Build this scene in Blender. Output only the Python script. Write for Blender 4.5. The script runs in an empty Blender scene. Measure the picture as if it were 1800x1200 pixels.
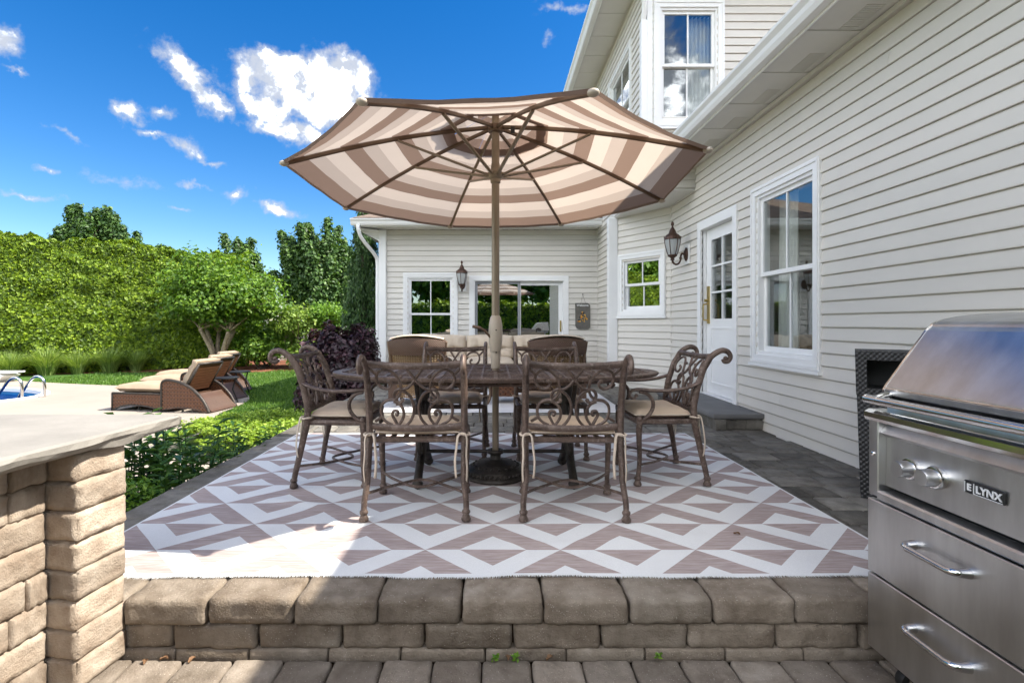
import bpy, math, random
import numpy as np
from mathutils import Vector, Matrix
from mathutils.geometry import tessellate_polygon
from mathutils import noise as mnoise
random.seed(11); RNG = np.random.default_rng(11)
R = math.radians
scene = bpy.context.scene
col = scene.collection

# ------------------------------------------------------------------ camera
CAMZ = 1.046
cam_d = bpy.data.cameras.new('camera'); cam = bpy.data.objects.new('camera', cam_d); col.objects.link(cam)
cam.location = (0, 0, CAMZ); cam.rotation_euler = (R(90), 0, 0)
cam_d.sensor_width = 36; cam_d.lens = 17.94
cam_d.shift_x = 0.0178; cam_d.shift_y = -0.0178
cam_d.clip_start = 0.05; cam_d.clip_end = 3000
scene.camera = cam

# ------------------------------------------------------------------ world, sun, exposure
SUN = Vector((0.85, -0.05, 1.0)).normalized()
elev = math.asin(SUN.z); azim = math.atan2(SUN.x, SUN.y)
world = bpy.data.worlds.new('World'); scene.world = world; world.use_nodes = True
def build_world():
    nt = world.node_tree; N = nt.nodes; L = nt.links
    for n in list(N): N.remove(n)
    out = N.new('ShaderNodeOutputWorld'); bg = N.new('ShaderNodeBackground')
    bg.inputs['Strength'].default_value = 0.15
    sky = N.new('ShaderNodeTexSky'); sky.sky_type = 'NISHITA'; sky.sun_disc = False
    sky.sun_elevation = elev; sky.sun_rotation = azim
    sky.air_density = 1.0; sky.dust_density = 0.3; sky.ozone_density = 2.2; sky.altitude = 100
    hs = N.new('ShaderNodeHueSaturation'); hs.inputs['Saturation'].default_value = 1.44
    hs.inputs['Value'].default_value = 0.30; hs.inputs['Hue'].default_value = 0.507
    L.new(sky.outputs[0], hs.inputs['Color'])
    tc = N.new('ShaderNodeTexCoord')
    def math_(op, a, b=None, clamp=False):
        n = N.new('ShaderNodeMath'); n.operation = op; n.use_clamp = clamp
        for i, v in enumerate((a, b)):
            if v is None: continue
            if isinstance(v, (int, float)): n.inputs[i].default_value = v
            else: L.new(v, n.inputs[i])
        return n.outputs[0]
    def vm(op, a, b=None):
        n = N.new('ShaderNodeVectorMath'); n.operation = op
        for i, v in enumerate((a, b)):
            if v is None: continue
            if isinstance(v, (tuple, list, Vector)): n.inputs[i].default_value = v
            else: L.new(v, n.inputs[i])
        return n
    D = vm('NORMALIZE', tc.outputs['Generated']).outputs[0]
    nz = N.new('ShaderNodeTexNoise'); nz.inputs['Scale'].default_value = 14; nz.inputs['Detail'].default_value = 6
    nz.inputs['Roughness'].default_value = 0.6
    L.new(D, nz.inputs['Vector'])
    off = vm('SUBTRACT', nz.outputs['Color'], (0.5, 0.5, 0.5)).outputs[0]
    sc = N.new('ShaderNodeVectorMath'); sc.operation = 'SCALE'; L.new(off, sc.inputs[0]); sc.inputs['Scale'].default_value = 0.07
    DW = vm('ADD', D, sc.outputs[0]).outputs[0]
    fb = N.new('ShaderNodeTexNoise'); fb.inputs['Scale'].default_value = 30; fb.inputs['Detail'].default_value = 9
    fb.inputs['Roughness'].default_value = 0.62; L.new(D, fb.inputs['Vector'])
    f = math_('SUBTRACT', fb.outputs['Fac'], 0.5)
    # every cloud: direction of its centre, half sizes (radians), tilt, weight
    clouds = [((540, 150), 140, 54, 4, 1.6), ((590, 190), 105, 48, 0, 1.5), ((520, 230), 90, 30, 8, 1.2), ((450, 140), 50, 30, -20, 0.9),
              ((340, 140), 88, 27, 38, 0.95), ((395, 185), 38, 20, 40, 0.9), ((285, 100), 40, 16, 20, 0.45), ((8, 75), 46, 32, 10, 0.9),
              ((222, 195), 34, 20, 10, 0.62), ((285, 200), 34, 20, -10, 0.7), ((330, 262), 48, 17, 22, 0.5), ((270, 235), 32, 9, 0, 0.5),
              ((120, 240), 45, 8, 14, 0.42), ((492, 369), 44, 14, 3, 0.8), ((600, 130), 80, 42, 20, 1.4), ((470, 190), 60, 34, 0, 1.2), ((30, 340), 50, 9, 3, 0.5), ((88, 301), 22, 8, 0, 0.5),
              ((350, 327), 24, 8, 0, 0.55), ((410, 340), 26, 12, -20, 0.35), ((380, 288), 22, 6, -15, 0.5), ((212, 313), 40, 14, 5, 0.32),
              ((960, 65), 12, 14, 60, 0.4), ((1000, 8), 60, 10, 5, 0.5), ((310, 368), 18, 7, 5, 0.5), ((30, 125), 20, 6, 5, 0.5),
              ((-260, 180), 150, 50, 5, 1.0), ((-420, 330), 110, 30, 0, 0.8)]
    m = None
    for (px, py), ra, rb, t, w in clouds:
        c = Vector(((px - 868) / 897, 1, (568 - py) / 897)); k = 1 / c.length / 897; c.normalize(); ra *= k; rb *= k
        right = Vector((0, 0, 1)).cross(c).normalized() * -1; up = right.cross(c).normalized()
        ct, st = math.cos(R(-t)), math.sin(R(-t)); ax = right * ct + up * st; bx = up * ct - right * st
        rot = Matrix((ax, bx, ax.cross(bx))).transposed().to_euler()
        mp = N.new('ShaderNodeMapping'); mp.vector_type = 'TEXTURE'; L.new(DW, mp.inputs['Vector'])
        mp.inputs['Location'].default_value = c; mp.inputs['Rotation'].default_value = rot; mp.inputs['Scale'].default_value = (ra, rb, .6)
        d = vm('LENGTH', mp.outputs[0]).outputs['Value']
        ma = N.new('ShaderNodeMath'); ma.operation = 'MULTIPLY_ADD'; L.new(d, ma.inputs[0]); ma.inputs[1].default_value = -w; ma.inputs[2].default_value = w
        m = ma.outputs[0] if m is None else math_('MAXIMUM', m, ma.outputs[0])
    # unseen broken cloud added outside the view, denser than in view, for fill light
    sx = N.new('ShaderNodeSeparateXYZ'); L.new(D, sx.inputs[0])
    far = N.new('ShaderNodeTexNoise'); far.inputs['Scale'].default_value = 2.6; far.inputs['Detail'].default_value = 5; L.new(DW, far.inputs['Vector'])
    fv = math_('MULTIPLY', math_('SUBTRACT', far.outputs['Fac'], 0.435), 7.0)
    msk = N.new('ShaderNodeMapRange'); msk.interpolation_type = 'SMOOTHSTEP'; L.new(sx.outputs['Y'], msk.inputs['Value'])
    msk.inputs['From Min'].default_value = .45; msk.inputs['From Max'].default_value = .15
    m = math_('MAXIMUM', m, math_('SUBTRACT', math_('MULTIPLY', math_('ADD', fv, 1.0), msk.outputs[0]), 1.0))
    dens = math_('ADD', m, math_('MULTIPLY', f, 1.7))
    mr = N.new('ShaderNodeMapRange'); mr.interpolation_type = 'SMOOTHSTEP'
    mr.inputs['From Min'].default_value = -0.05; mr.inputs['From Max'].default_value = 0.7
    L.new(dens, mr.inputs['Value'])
    # billow relief: each puff is brighter on the side turned to the sun, grey below, thin at its rim
    def puff(vec):
        f2 = N.new('ShaderNodeTexNoise'); f2.inputs['Scale'].default_value = 15; f2.inputs['Detail'].default_value = 6; f2.inputs['Roughness'].default_value = .55
        L.new(vec, f2.inputs['Vector']); return f2.outputs['Fac']
    rel = math_('SUBTRACT', puff(DW), puff(vm('ADD', DW, tuple(SUN * .022)).outputs[0]))
    cr = N.new('ShaderNodeMapRange'); cr.interpolation_type = 'SMOOTHSTEP'; cr.inputs['From Min'].default_value = -.12; cr.inputs['From Max'].default_value = .12; L.new(rel, cr.inputs['Value'])
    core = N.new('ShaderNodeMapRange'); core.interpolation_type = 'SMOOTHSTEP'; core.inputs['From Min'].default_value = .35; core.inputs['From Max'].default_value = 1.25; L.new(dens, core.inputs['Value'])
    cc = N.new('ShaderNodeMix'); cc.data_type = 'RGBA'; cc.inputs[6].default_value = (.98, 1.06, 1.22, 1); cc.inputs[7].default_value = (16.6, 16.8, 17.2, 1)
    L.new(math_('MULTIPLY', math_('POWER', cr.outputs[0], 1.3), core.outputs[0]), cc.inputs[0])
    mix = N.new('ShaderNodeMix'); mix.data_type = 'RGBA'
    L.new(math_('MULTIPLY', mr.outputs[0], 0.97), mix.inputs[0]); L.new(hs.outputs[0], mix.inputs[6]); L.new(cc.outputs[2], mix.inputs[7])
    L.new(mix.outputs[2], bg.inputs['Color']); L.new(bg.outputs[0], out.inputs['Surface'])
build_world()
sun_d = bpy.data.lights.new('sun', 'SUN'); sun_d.energy = 2.4; sun_d.angle = R(0.53); sun_d.color = (1.0, 0.93, 0.82)
sun_o = bpy.data.objects.new('sun', sun_d); col.objects.link(sun_o)
sun_o.rotation_euler = SUN.to_track_quat('Z', 'Y').to_euler(); sun_o.location = (20, -4, 24)
vs = scene.view_settings; vs.view_transform = 'Standard'; vs.look = 'None'; vs.exposure = 2.2; vs.gamma = 1
vs.use_curve_mapping = False
cy = scene.cycles; cy.max_bounces = 7; cy.diffuse_bounces = 4; cy.glossy_bounces = 3; cy.transmission_bounces = 3; cy.transparent_max_bounces = 10

# ------------------------------------------------------------------ materials
MATS = {}
class NT:
    def __init__(s, name):
        s.m = bpy.data.materials.new(name); s.m.use_nodes = True; s.t = s.m.node_tree
        s.N = s.t.nodes; s.L = s.t.links
        for n in list(s.N): s.N.remove(n)
        s.out = s.N.new('ShaderNodeOutputMaterial')
        MATS[name] = s.m
    def n(s, typ, **kw):
        n = s.N.new('ShaderNode' + typ)
        for k, v in kw.items():
            if k.startswith('i_'):
                key = k[2:].replace('_', ' ')
                n.inputs[key].default_value = v
            else: setattr(n, k, v)
        return n
    def l(s, a, b): s.L.new(a, b)
    def coord(s, kind='Object', scale=(1, 1, 1), rot=(0, 0, 0)):
        tc = s.n('TexCoord'); mp = s.n('Mapping'); mp.inputs['Scale'].default_value = scale; mp.inputs['Rotation'].default_value = rot
        s.l(tc.outputs[kind], mp.inputs['Vector']); return mp.outputs[0]
    def noise(s, vec, scale, detail=4, rough=.55):
        n = s.n('TexNoise'); n.inputs['Scale'].default_value = scale; n.inputs['Detail'].default_value = detail; n.inputs['Roughness'].default_value = rough
        if vec is not None: s.l(vec, n.inputs['Vector'])
        return n.outputs['Fac']
    def ramp(s, fac, stops, interp='LINEAR'):
        r = s.n('ValToRGB'); r.color_ramp.interpolation = interp
        e = r.color_ramp.elements
        while len(e) < len(stops): e.new(0.5)
        for i, (p, c) in enumerate(stops):
            e[i].position = p; e[i].color = (*c, 1) if len(c) == 3 else c
        s.l(fac, r.inputs['Fac']); return r.outputs['Color']
    def mix(s, fac, a, b, mode='MIX'):
        m = s.n('Mix', data_type='RGBA', blend_type=mode)
        for i, v in ((0, fac), (6, a), (7, b)):
            if isinstance(v, (int, float)): m.inputs[i].default_value = v
            elif isinstance(v, (tuple, list)): m.inputs[i].default_value = (*v, 1) if len(v) == 3 else v
            else: s.l(v, m.inputs[i])
        return m.outputs[2]
    def math(s, op, a, b=None, clamp=False):
        n = s.n('Math', operation=op, use_clamp=clamp)
        for i, v in enumerate((a, b)):
            if v is None: continue
            if isinstance(v, (int, float)): n.inputs[i].default_value = v
            else: s.l(v, n.inputs[i])
        return n.outputs[0]
    def bump(s, h, strength=.3, dist=.01):
        b = s.n('Bump'); b.inputs['Strength'].default_value = strength; b.inputs['Distance'].default_value = dist
        s.l(h, b.inputs['Height']); return b.outputs[0]
    def bsdf(s, colr, rough=.6, metal=0., normal=None, spec=.5, **kw):
        p = s.n('BsdfPrincipled')
        for key, v in (('Base Color', colr), ('Roughness', rough), ('Metallic', metal), ('Specular IOR Level', spec)):
            if isinstance(v, (int, float)): p.inputs[key].default_value = v
            elif isinstance(v, (tuple, list)): p.inputs[key].default_value = (*v, 1)
            else: s.l(v, p.inputs[key])
        if normal is not None: s.l(normal, p.inputs['Normal'])
        for k, v in kw.items(): p.inputs[k.replace('_', ' ')].default_value = v
        return p.outputs[0]
    def done(s, sh): s.l(sh, s.out.inputs['Surface']); return s.m
def simple(name, c, rough=.6, metal=0., var=.12, nscale=8, bump=.15, bscale=60, spec=.5, dist=.004, rnd=0.):
    t = NT(name); v = t.coord()
    f = t.noise(v, nscale, 6)
    lo = tuple(max(0, x * (1 - var)) for x in c); hi = tuple(min(1, x * (1 + var)) for x in c)
    cl = t.ramp(f, [(.3, lo), (.7, hi)])
    if rnd:
        oi = t.n('ObjectInfo'); mr = t.n('MapRange'); mr.inputs['To Min'].default_value = 1 - rnd; mr.inputs['To Max'].default_value = 1 + rnd
        t.l(oi.outputs['Random'], mr.inputs['Value'])
        g = t.n('CombineColor'); [t.l(mr.outputs[0], g.inputs[i]) for i in range(3)]
        cl = t.mix(1.0, cl, g.outputs[0], 'MULTIPLY')
    nb = t.bump(t.noise(v, bscale, 4), bump, dist) if bump else None
    return t.done(t.bsdf(cl, rough, metal, nb, spec))
def stone_mat(name, cols, rnd=.16, speck=.75, bump=.65, dist=.012):
    """tumbled concrete block: blotches, pale aggregate specks, pits"""
    t = NT(name); v = t.coord()
    oi = t.n('ObjectInfo')
    va = t.n('VectorMath', operation='ADD'); t.l(v, va.inputs[0])
    sc = t.n('VectorMath', operation='SCALE'); cx = t.n('CombineXYZ'); [t.l(oi.outputs['Random'], cx.inputs[i]) for i in range(3)]
    t.l(cx.outputs[0], sc.inputs[0]); sc.inputs['Scale'].default_value = 37; t.l(sc.outputs[0], va.inputs[1]); v = va.outputs[0]
    c = t.ramp(t.noise(v, 9, 6, .6), [(.28, cols[0]), (.5, cols[1]), (.74, cols[2])])
    mr = t.n('MapRange'); mr.inputs['To Min'].default_value = 1 - rnd; mr.inputs['To Max'].default_value = 1 + rnd
    t.l(oi.outputs['Random'], mr.inputs['Value']); g = t.n('CombineColor'); [t.l(mr.outputs[0], g.inputs[i]) for i in range(3)]
    c = t.mix(1.0, c, g.outputs[0], 'MULTIPLY')
    dk = t.ramp(t.noise(v, 2.3, 5, .65), [(.35, (.62, .58, .55)), (.6, (1, 1, 1))]); c = t.mix(.75, c, dk, 'MULTIPLY')
    vo = t.n('TexVoronoi'); vo.inputs['Scale'].default_value = 120; t.l(v, vo.inputs['Vector'])
    sp = t.ramp(vo.outputs['Distance'], [(.10, (1, 1, 1)), (.22, (0, 0, 0))])
    sel = t.ramp(vo.outputs['Color'], [(.62, (0, 0, 0)), (.66, (1, 1, 1))])
    c = t.mix(t.math('MULTIPLY', t.math('MULTIPLY', sp, sel), speck), c, (.62, .56, .5))
    h = t.math('ADD', t.noise(v, 130, 5, .7), t.math('MULTIPLY', t.noise(v, 24, 5, .6), 1.6))
    return t.done(t.bsdf(c, .93, 0, t.bump(h, bump, dist), .25))
def leaf_mat(name, c1, c2, c3=None, trans=.3, rough=.5):
    t = NT(name)
    a = t.n('Attribute', attribute_name='rnd')
    st = [(0, c1), (.6, c2), (1, c3 or c2)]
    c = t.ramp(a.outputs['Fac'], st)
    p = t.bsdf(c, rough, 0, None, .35)
    tr = t.n('BsdfTranslucent'); t.l(t.mix(1.0, c, (1.5, 1.45, .6), 'MULTIPLY'), tr.inputs['Color'])
    mx = t.n('MixShader'); mx.inputs[0].default_value = trans; t.l(p, mx.inputs[1]); t.l(tr.outputs[0], mx.inputs[2])
    return t.done(mx.outputs[0])
stone_mat('block_stone', [(.155, .12, .088), (.26, .216, .168), (.36, .308, .25)])
stone_mat('paver_stone', [(.16, .13, .10), (.26, .22, .178), (.345, .30, .25)], rnd=.22)
stone_mat('dark_paver', [(.13, .122, .105), (.195, .183, .16), (.27, .255, .225)], rnd=.32, speck=.4, bump=.7)
stone_mat('pillar_stone', [(.25, .19, .14), (.37, .305, .24), (.49, .42, .345)], rnd=.24, speck=.2, bump=.6, dist=.012)
simple('bluestone', (.25, .235, .21), .8, 0, .12, 5, .35, 45, .3, .006)
simple('bluestone_dark', (.17, .168, .165), .8, 0, .12, 5, .35, 45, .3, .006)
simple('siding', (.64, .61, .555), .55, 0, .03, 1.2, .0, 90, .35, .002, rnd=.025)
simple('white_trim', (.80, .80, .79), .45, 0, .02, 4, .05, 60, .4)
simple('soffit', (.66, .645, .60), .5, 0, .03, 4, .0, 60, .4)
simple('shingle', (.17, .13, .105), .9, 0, .3, 14, .6, 40, .2, .01)
simple('house_core', (.35, .33, .30), .9)
simple('interior', (.16, .135, .11), .9, 0, .25, 2, 0)
simple('curtain', (.74, .74, .69), .9, 0, .1, 5, .1, 40)
simple('brass', (.55, .42, .17), .3, 1, .1, 8, 0)
simple('black', (.012, .012, .012), .5, 0, .1, 8, 0)
simple('pole_metal', (.27, .215, .155), .38, .35, .08, 6, .05, 50)
simple('rib_metal', (.145, .095, .062), .42, .35, .12, 6, .05, 50)
simple('crank_plastic', (.42, .36, .285), .45, 0, .06, 6, .05, 60)
simple('bronze_dark', (.05, .042, .036), .5, .5, .4, 18, .5, 35, .5, .006)
simple('lantern_metal', (.085, .048, .035), .5, .55, .45, 28, .3, 60)
simple('concrete', (.31, .27, .23), .9, 0, .09, 1.2, .25, 60, .25, .003)
simple('pool_liner', (.03, .22, .44), .5, 0, .15, 3, 0)
simple('white_plastic', (.82, .82, .80), .4, 0, .03, 4, 0)
simple('mulch', (.20, .085, .05), .95, 0, .5, 22, .9, 50, .1, .03)
simple('soil', (.075, .05, .034), .95, 0, .5, 18, .8, 40, .1, .03)
simple('bark', (.30, .235, .17), .9, 0, .35, 14, .7, 30, .2, .01)
simple('bark_dark', (.07, .052, .04), .9, 0, .35, 14, .7, 30, .2, .01)
simple('neighbor_wall', (.6, .55, .48), .8)
simple('dry_leaf', (.16, .085, .04), .8, 0, .3, 30, .2)
simple('cushion_tan', (.36, .275, .195), .95, 0, .08, 6, .25, 200, .15, .003)
simple('tie_fabric', (.60, .50, .40), .95, 0, .08, 20, .3, 200)
def mk_misc():
    # cast aluminium with rubbed brown patina
    t = NT('bronze'); v = t.coord()
    c = t.ramp(t.noise(v, 13, 7, .7), [(.3, (.045, .029, .022)), (.52, (.115, .078, .061)), (.75, (.225, .165, .135))])
    c = t.mix(t.ramp(t.noise(v, 55, 3), [(.55, (0, 0, 0)), (.75, (.5, .5, .5))]), c, (.36, .29, .255))
    t.done(t.bsdf(c, .5, .2, t.bump(t.noise(v, 90, 5, .7), .4, .004), .5))
    # table top: cast lattice of small leaves inside every square
    t = NT('table_cast'); v = t.coord()
    vo = t.n('TexVoronoi', feature='DISTANCE_TO_EDGE'); vo.inputs['Scale'].default_value = 48; t.l(v, vo.inputs['Vector'])
    e = t.ramp(vo.outputs['Distance'], [(.05, (1, 1, 1)), (.2, (0, 0, 0))])
    c = t.mix(e, (.045, .028, .022), (.26, .185, .15))
    t.done(t.bsdf(c, .5, .4, t.bump(e, .8, .006), .5))
    # seat fabric
    t = NT('cushion'); v = t.coord()
    w = t.n('TexWave', bands_direction='X'); w.inputs['Scale'].default_value = 34; w.inputs['Distortion'].default_value = .6; t.l(v, w.inputs['Vector'])
    c = t.mix(t.math('MULTIPLY', w.outputs['Fac'], .35), (.62, .485, .355), (.52, .41, .305)); c = t.mix(t.math('MULTIPLY', t.noise(v, 6, 5), .25), c, (.42, .33, .25))
    t.done(t.bsdf(c, .95, 0, t.bump(t.noise(v, 320, 3), .25, .003), .15))
    t = NT('cushion_pale'); v = t.coord()
    c = t.ramp(t.noise(v, 7, 5), [(.3, (.45, .37, .285)), (.7, (.54, .455, .355))])
    t.done(t.bsdf(c, .95, 0, t.bump(t.noise(v, 300, 3), .25, .003), .15))
    # parasol cloth: woven stripes following the panel (UV y: 0 at the top, 1 at the hem)
    t = NT('canopy_cloth'); uv = t.n('UVMap'); sp = t.n('SeparateXYZ'); t.l(uv.outputs[0], sp.inputs[0])
    A, B, C_ = (.225, .165, .135), (.56, .505, .46), (.43, .38, .345)
    st = []; p = 0.0
    seq = [(.045, B), (.05, A), (.075, B), (.05, C_), (.085, A), (.085, B), (.075, C_), (.09, A), (.085, B), (.075, C_), (.09, A), (.09, B), (.075, C_), (.1, A)]
    tot = sum(x for x, _ in seq)
    for wd, cc in seq: st.append((p, cc)); p += wd / tot
    c = t.ramp(sp.outputs['Y'], st, 'CONSTANT')
    ob = t.coord('Object', (260, 260, 260)); c = t.mix(.25, c, t.ramp(t.noise(ob, 1, 3), [(.3, (.75, .75, .75)), (.7, (1, 1, 1))]), 'MULTIPLY')
    d = t.n('BsdfDiffuse'); t.l(c, d.inputs['Color']); tr = t.n('BsdfTranslucent')
    t.l(t.mix(1.0, c, (1.08, 1.0, .93), 'MULTIPLY'), tr.inputs['Color'])
    mx = t.n('MixShader'); mx.inputs[0].default_value = .42; t.l(d.outputs[0], mx.inputs[1]); t.l(tr.outputs[0], mx.inputs[2]); t.done(mx.outputs[0])
    # patio rug: half-and-half nested diamonds
    t = NT('rug_weave'); v = t.coord('Object'); s = t.n('SeparateXYZ'); t.l(v, s.inputs[0])
    def M(*a): return t.math(*a)
    wob = M('MULTIPLY', M('SUBTRACT', t.noise(v, 5, 2), .5), .008)
    x = M('DIVIDE', M('SUBTRACT', M('ADD', s.outputs['X'], wob), .616), .31); y = M('DIVIDE', M('SUBTRACT', M('ADD', s.outputs['Y'], wob), 2.345), .305)
    def cell(ax, ay):
        a = M('SUBTRACT', M('FLOORED_MODULO', M('ADD', ax, 1.0), 2.0), 1.0); b = M('SUBTRACT', M('FLOORED_MODULO', M('ADD', ay, 1.0), 2.0), 1.0)
        return a, b, M('ADD', M('ABSOLUTE', a), M('ABSOLUTE', b))
    a1, b1, d1 = cell(x, y); a2, b2, d2 = cell(M('ADD', x, 1.0), M('ADD', y, 1.0))
    first = M('LESS_THAN', d1, 1.0)
    dd = M('MINIMUM', d1, d2); b = M('ADD', M('MULTIPLY', first, b1), M('MULTIPLY', M('SUBTRACT', 1.0, first), b2))
    up = M('GREATER_THAN', b, 0.0); inn = M('LESS_THAN', dd, .5)
    brown = M('ABSOLUTE', M('SUBTRACT', up, inn))
    edge = M('MAXIMUM', M('LESS_THAN', s.outputs['Y'], 2.125), M('GREATER_THAN', s.outputs['X'], 1.798)); edge = M('MAXIMUM', edge, M('LESS_THAN', s.outputs['X'], -1.838))
    brown = M('MULTIPLY', brown, M('SUBTRACT', 1.0, edge))
    vb = t.coord('Object', (9, 170, 60)); fl = t.ramp(t.noise(vb, 1, 4, .7), [(.3, (.285, .222, .208)), (.5, (.385, .312, .295)), (.72, (.52, .445, .425))])
    wv = t.coord('Object', (400, 400, 400)); wh = t.ramp(t.noise(wv, 1, 2), [(.3, (.64, .64, .635)), (.7, (.77, .77, .765))])
    c = t.mix(brown, wh, fl); c = t.mix(t.math('MULTIPLY', t.ramp(t.noise(v, 2.5, 6, .7), [(.5, (0, 0, 0)), (.8, (1, 1, 1))]), .18), c, (.4, .37, .34))
    t.done(t.bsdf(c, .95, 0, t.bump(t.noise(wv, 1, 2), .3, .003), .1))
    t = NT('lounge_rug_weave'); v = t.coord()
    w = t.n('TexWave', bands_direction='Y'); w.inputs['Scale'].default_value = 3.2; w.inputs['Distortion'].default_value = 1.0; t.l(v, w.inputs['Vector'])
    t.done(t.bsdf(t.mix(w.outputs['Fac'], (.72, .72, .72), (.50, .47, .46)), .95))
    # brushed steel
    t = NT('steel'); v = t.coord('Object', (1, 3, 220)); n1 = t.noise(v, 2.0, 5, .7); v2 = t.coord('Object', (6, 7, 1.2)); sm = t.noise(v2, 1.3, 5, .6)
    r = t.n('MapRange'); r.inputs['To Min'].default_value = .2; r.inputs['To Max'].default_value = .48; t.l(sm, r.inputs['Value'])
    c = t.ramp(sm, [(.3, (.50, .495, .49)), (.7, (.70, .695, .69))])
    t.done(t.bsdf(c, r.outputs[0], 1.0, t.bump(n1, .08, .002)))
    t = NT('steel_polished'); t.done(t.bsdf((.68, .67, .66), .12, 1.0))
    # glass pane: sees through and mirrors the garden
    for nm, tint, refl in (('pane_glass', (.88, .9, .9), .17), ('pane_mirror', (.4, .42, .42), .55)):
        t = NT(nm); tr = t.n('BsdfTransparent'); tr.inputs['Color'].default_value = (*tint, 1)
        gl = t.n('BsdfGlossy'); gl.inputs['Roughness'].default_value = .0; gl.inputs['Color'].default_value = (.92, .95, .95, 1)
        mx = t.n('MixShader'); mx.inputs[0].default_value = refl; t.l(tr.outputs[0], mx.inputs[1]); t.l(gl.outputs[0], mx.inputs[2]); t.done(mx.outputs[0])
    t = NT('lantern_glass'); v = t.coord(); tr = t.n('BsdfTransparent'); tr.inputs['Color'].default_value = (.8, .82, .82, 1)
    p = t.bsdf((.62, .64, .64), .2, 0, t.bump(t.noise(v, 60, 3), .3, .004)); mx = t.n('MixShader'); mx.inputs[0].default_value = .55
    t.l(tr.outputs[0], mx.inputs[1]); t.l(p, mx.inputs[2]); t.done(mx.outputs[0])
    # water
    t = NT('water'); v = t.coord('Object', (3, 3, 3)); h = t.noise(v, 2.2, 4)
    tr = t.n('BsdfTransparent'); tr.inputs['Color'].default_value = (.25, .62, .85, 1)
    gl = t.n('BsdfGlossy'); gl.inputs['Roughness'].default_value = .03; b = t.bump(h, .35, .05); t.l(b, gl.inputs['Normal'])
    fr = t.n('Fresnel'); fr.inputs['IOR'].default_value = 1.33; t.l(b, fr.inputs['Normal'])
    mx = t.n('MixShader'); t.l(t.math('MULTIPLY', fr.outputs[0], .3), mx.inputs[0]); t.l(tr.outputs[0], mx.inputs[1]); t.l(gl.outputs[0], mx.inputs[2]); t.done(mx.outputs[0])
    # wickers
    def wicker(name, a, b, s, holes=0., rot=0.):
        t = NT(name); uv = t.n('UVMap'); mp = t.n('Mapping'); mp.inputs['Rotation'].default_value = (0, 0, rot); mp.inputs['Scale'].default_value = (s, s, s); t.l(uv.outputs[0], mp.inputs['Vector'])
        se = t.n('SeparateXYZ'); t.l(mp.outputs[0], se.inputs[0])
        sx = t.math('SINE', t.math('MULTIPLY', se.outputs['X'], 2 * math.pi)); sy = t.math('SINE', t.math('MULTIPLY', se.outputs['Y'], 2 * math.pi))
        wv = t.math('MULTIPLY', sx, sy); h = t.math('ABSOLUTE', wv)
        f = t.math('ADD', t.math('MULTIPLY', wv, .5), .5)
        no = t.noise(t.coord(), 12, 4)
        c = t.mix(f, a, b); c = t.mix(t.math('MULTIPLY', no, .5), c, tuple(x * .45 for x in a))
        sh = t.bsdf(c, .5, 0, t.bump(f, .9, .006), .4)
        if holes:
            tr = t.n('BsdfTransparent'); mx = t.n('MixShader')
            t.l(t.math('GREATER_THAN', wv, 1 - holes), mx.inputs[0]); t.l(sh, mx.inputs[1]); t.l(tr.outputs[0], mx.inputs[2]); sh = mx.outputs[0]
        t.done(sh)
    wicker('wicker_brown', (.05, .027, .017), (.15, .08, .05), 40)
    wicker('wicker_open', (.10, .055, .025), (.26, .165, .075), 22, .45, R(45))
    wicker('wicker_chaise', (.05, .02, .01), (.27, .115, .055), 11, .35, R(45))
    wicker('wicker_black', (.012, .012, .013), (.07, .07, .072), 34)
    # slate plaque
    t = NT('slate'); v = t.coord(); t.done(t.bsdf(t.ramp(t.noise(v, 8, 6), [(.3, (.085, .08, .072)), (.7, (.16, .15, .13))]), .8, 0, t.bump(t.noise(v, 40, 5), .4, .004)))
    # lawn
    t = NT('lawn'); v = t.coord()
    c = t.ramp(t.noise(v, 1.1, 5), [(.3, (.052, .115, .022)), (.7, (.10, .185, .032))]); c = t.mix(t.math('MULTIPLY', t.noise(v, 60, 4), .5), c, (.03, .075, .014))
    t.done(t.bsdf(c, .9, 0, t.bump(t.noise(v, 90, 4), .8, .03), .2))
    for nm, cc in (('flower_yellow', (.62, .33, .03)), ('flower_orange', (.5, .2, .02)), ('leaf_black', (.02, .022, .02)), ('white_paint', (.75, .75, .73)), ('letter_steel', (.7, .7, .7)), ('bulb', (.85, .8, .7)), ('grey_screen', (.25, .26, .27))):
        t = NT(nm); t.done(t.bsdf(cc, .5))
mk_misc()
leaf_mat('leaf_hedge', (.032, .07, .006), (.15, .245, .014), (.27, .37, .024), .25)
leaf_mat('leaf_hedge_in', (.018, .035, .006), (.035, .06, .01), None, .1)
leaf_mat('leaf_tree', (.05, .115, .015), (.11, .21, .022), (.20, .32, .035), .35)
leaf_mat('leaf_far', (.026, .062, .018), (.065, .135, .032), (.125, .21, .05), .28)
leaf_mat('leaf_light', (.10, .17, .035), (.19, .29, .045), (.30, .40, .08), .3)
leaf_mat('leaf_spruce', (.02, .055, .016), (.045, .10, .026), (.085, .165, .04), .15)
leaf_mat('leaf_purple', (.016, .009, .012), (.038, .018, .024), (.085, .036, .046), .12, .4)
leaf_mat('leaf_juniper', (.13, .22, .025), (.27, .40, .05), (.42, .52, .11), .35)
leaf_mat('leaf_plant', (.03, .08, .018), (.058, .13, .028), (.10, .19, .038), .25, .4)
leaf_mat('leaf_moss', (.06, .15, .016), (.12, .24, .022), (.2, .33, .04), .3)
leaf_mat('grass_blade', (.05, .12, .018), (.095, .19, .028), (.15, .25, .045), .3)
leaf_mat('grass_clump', (.11, .19, .04), (.22, .32, .08), (.38, .47, .18), .35)

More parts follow.
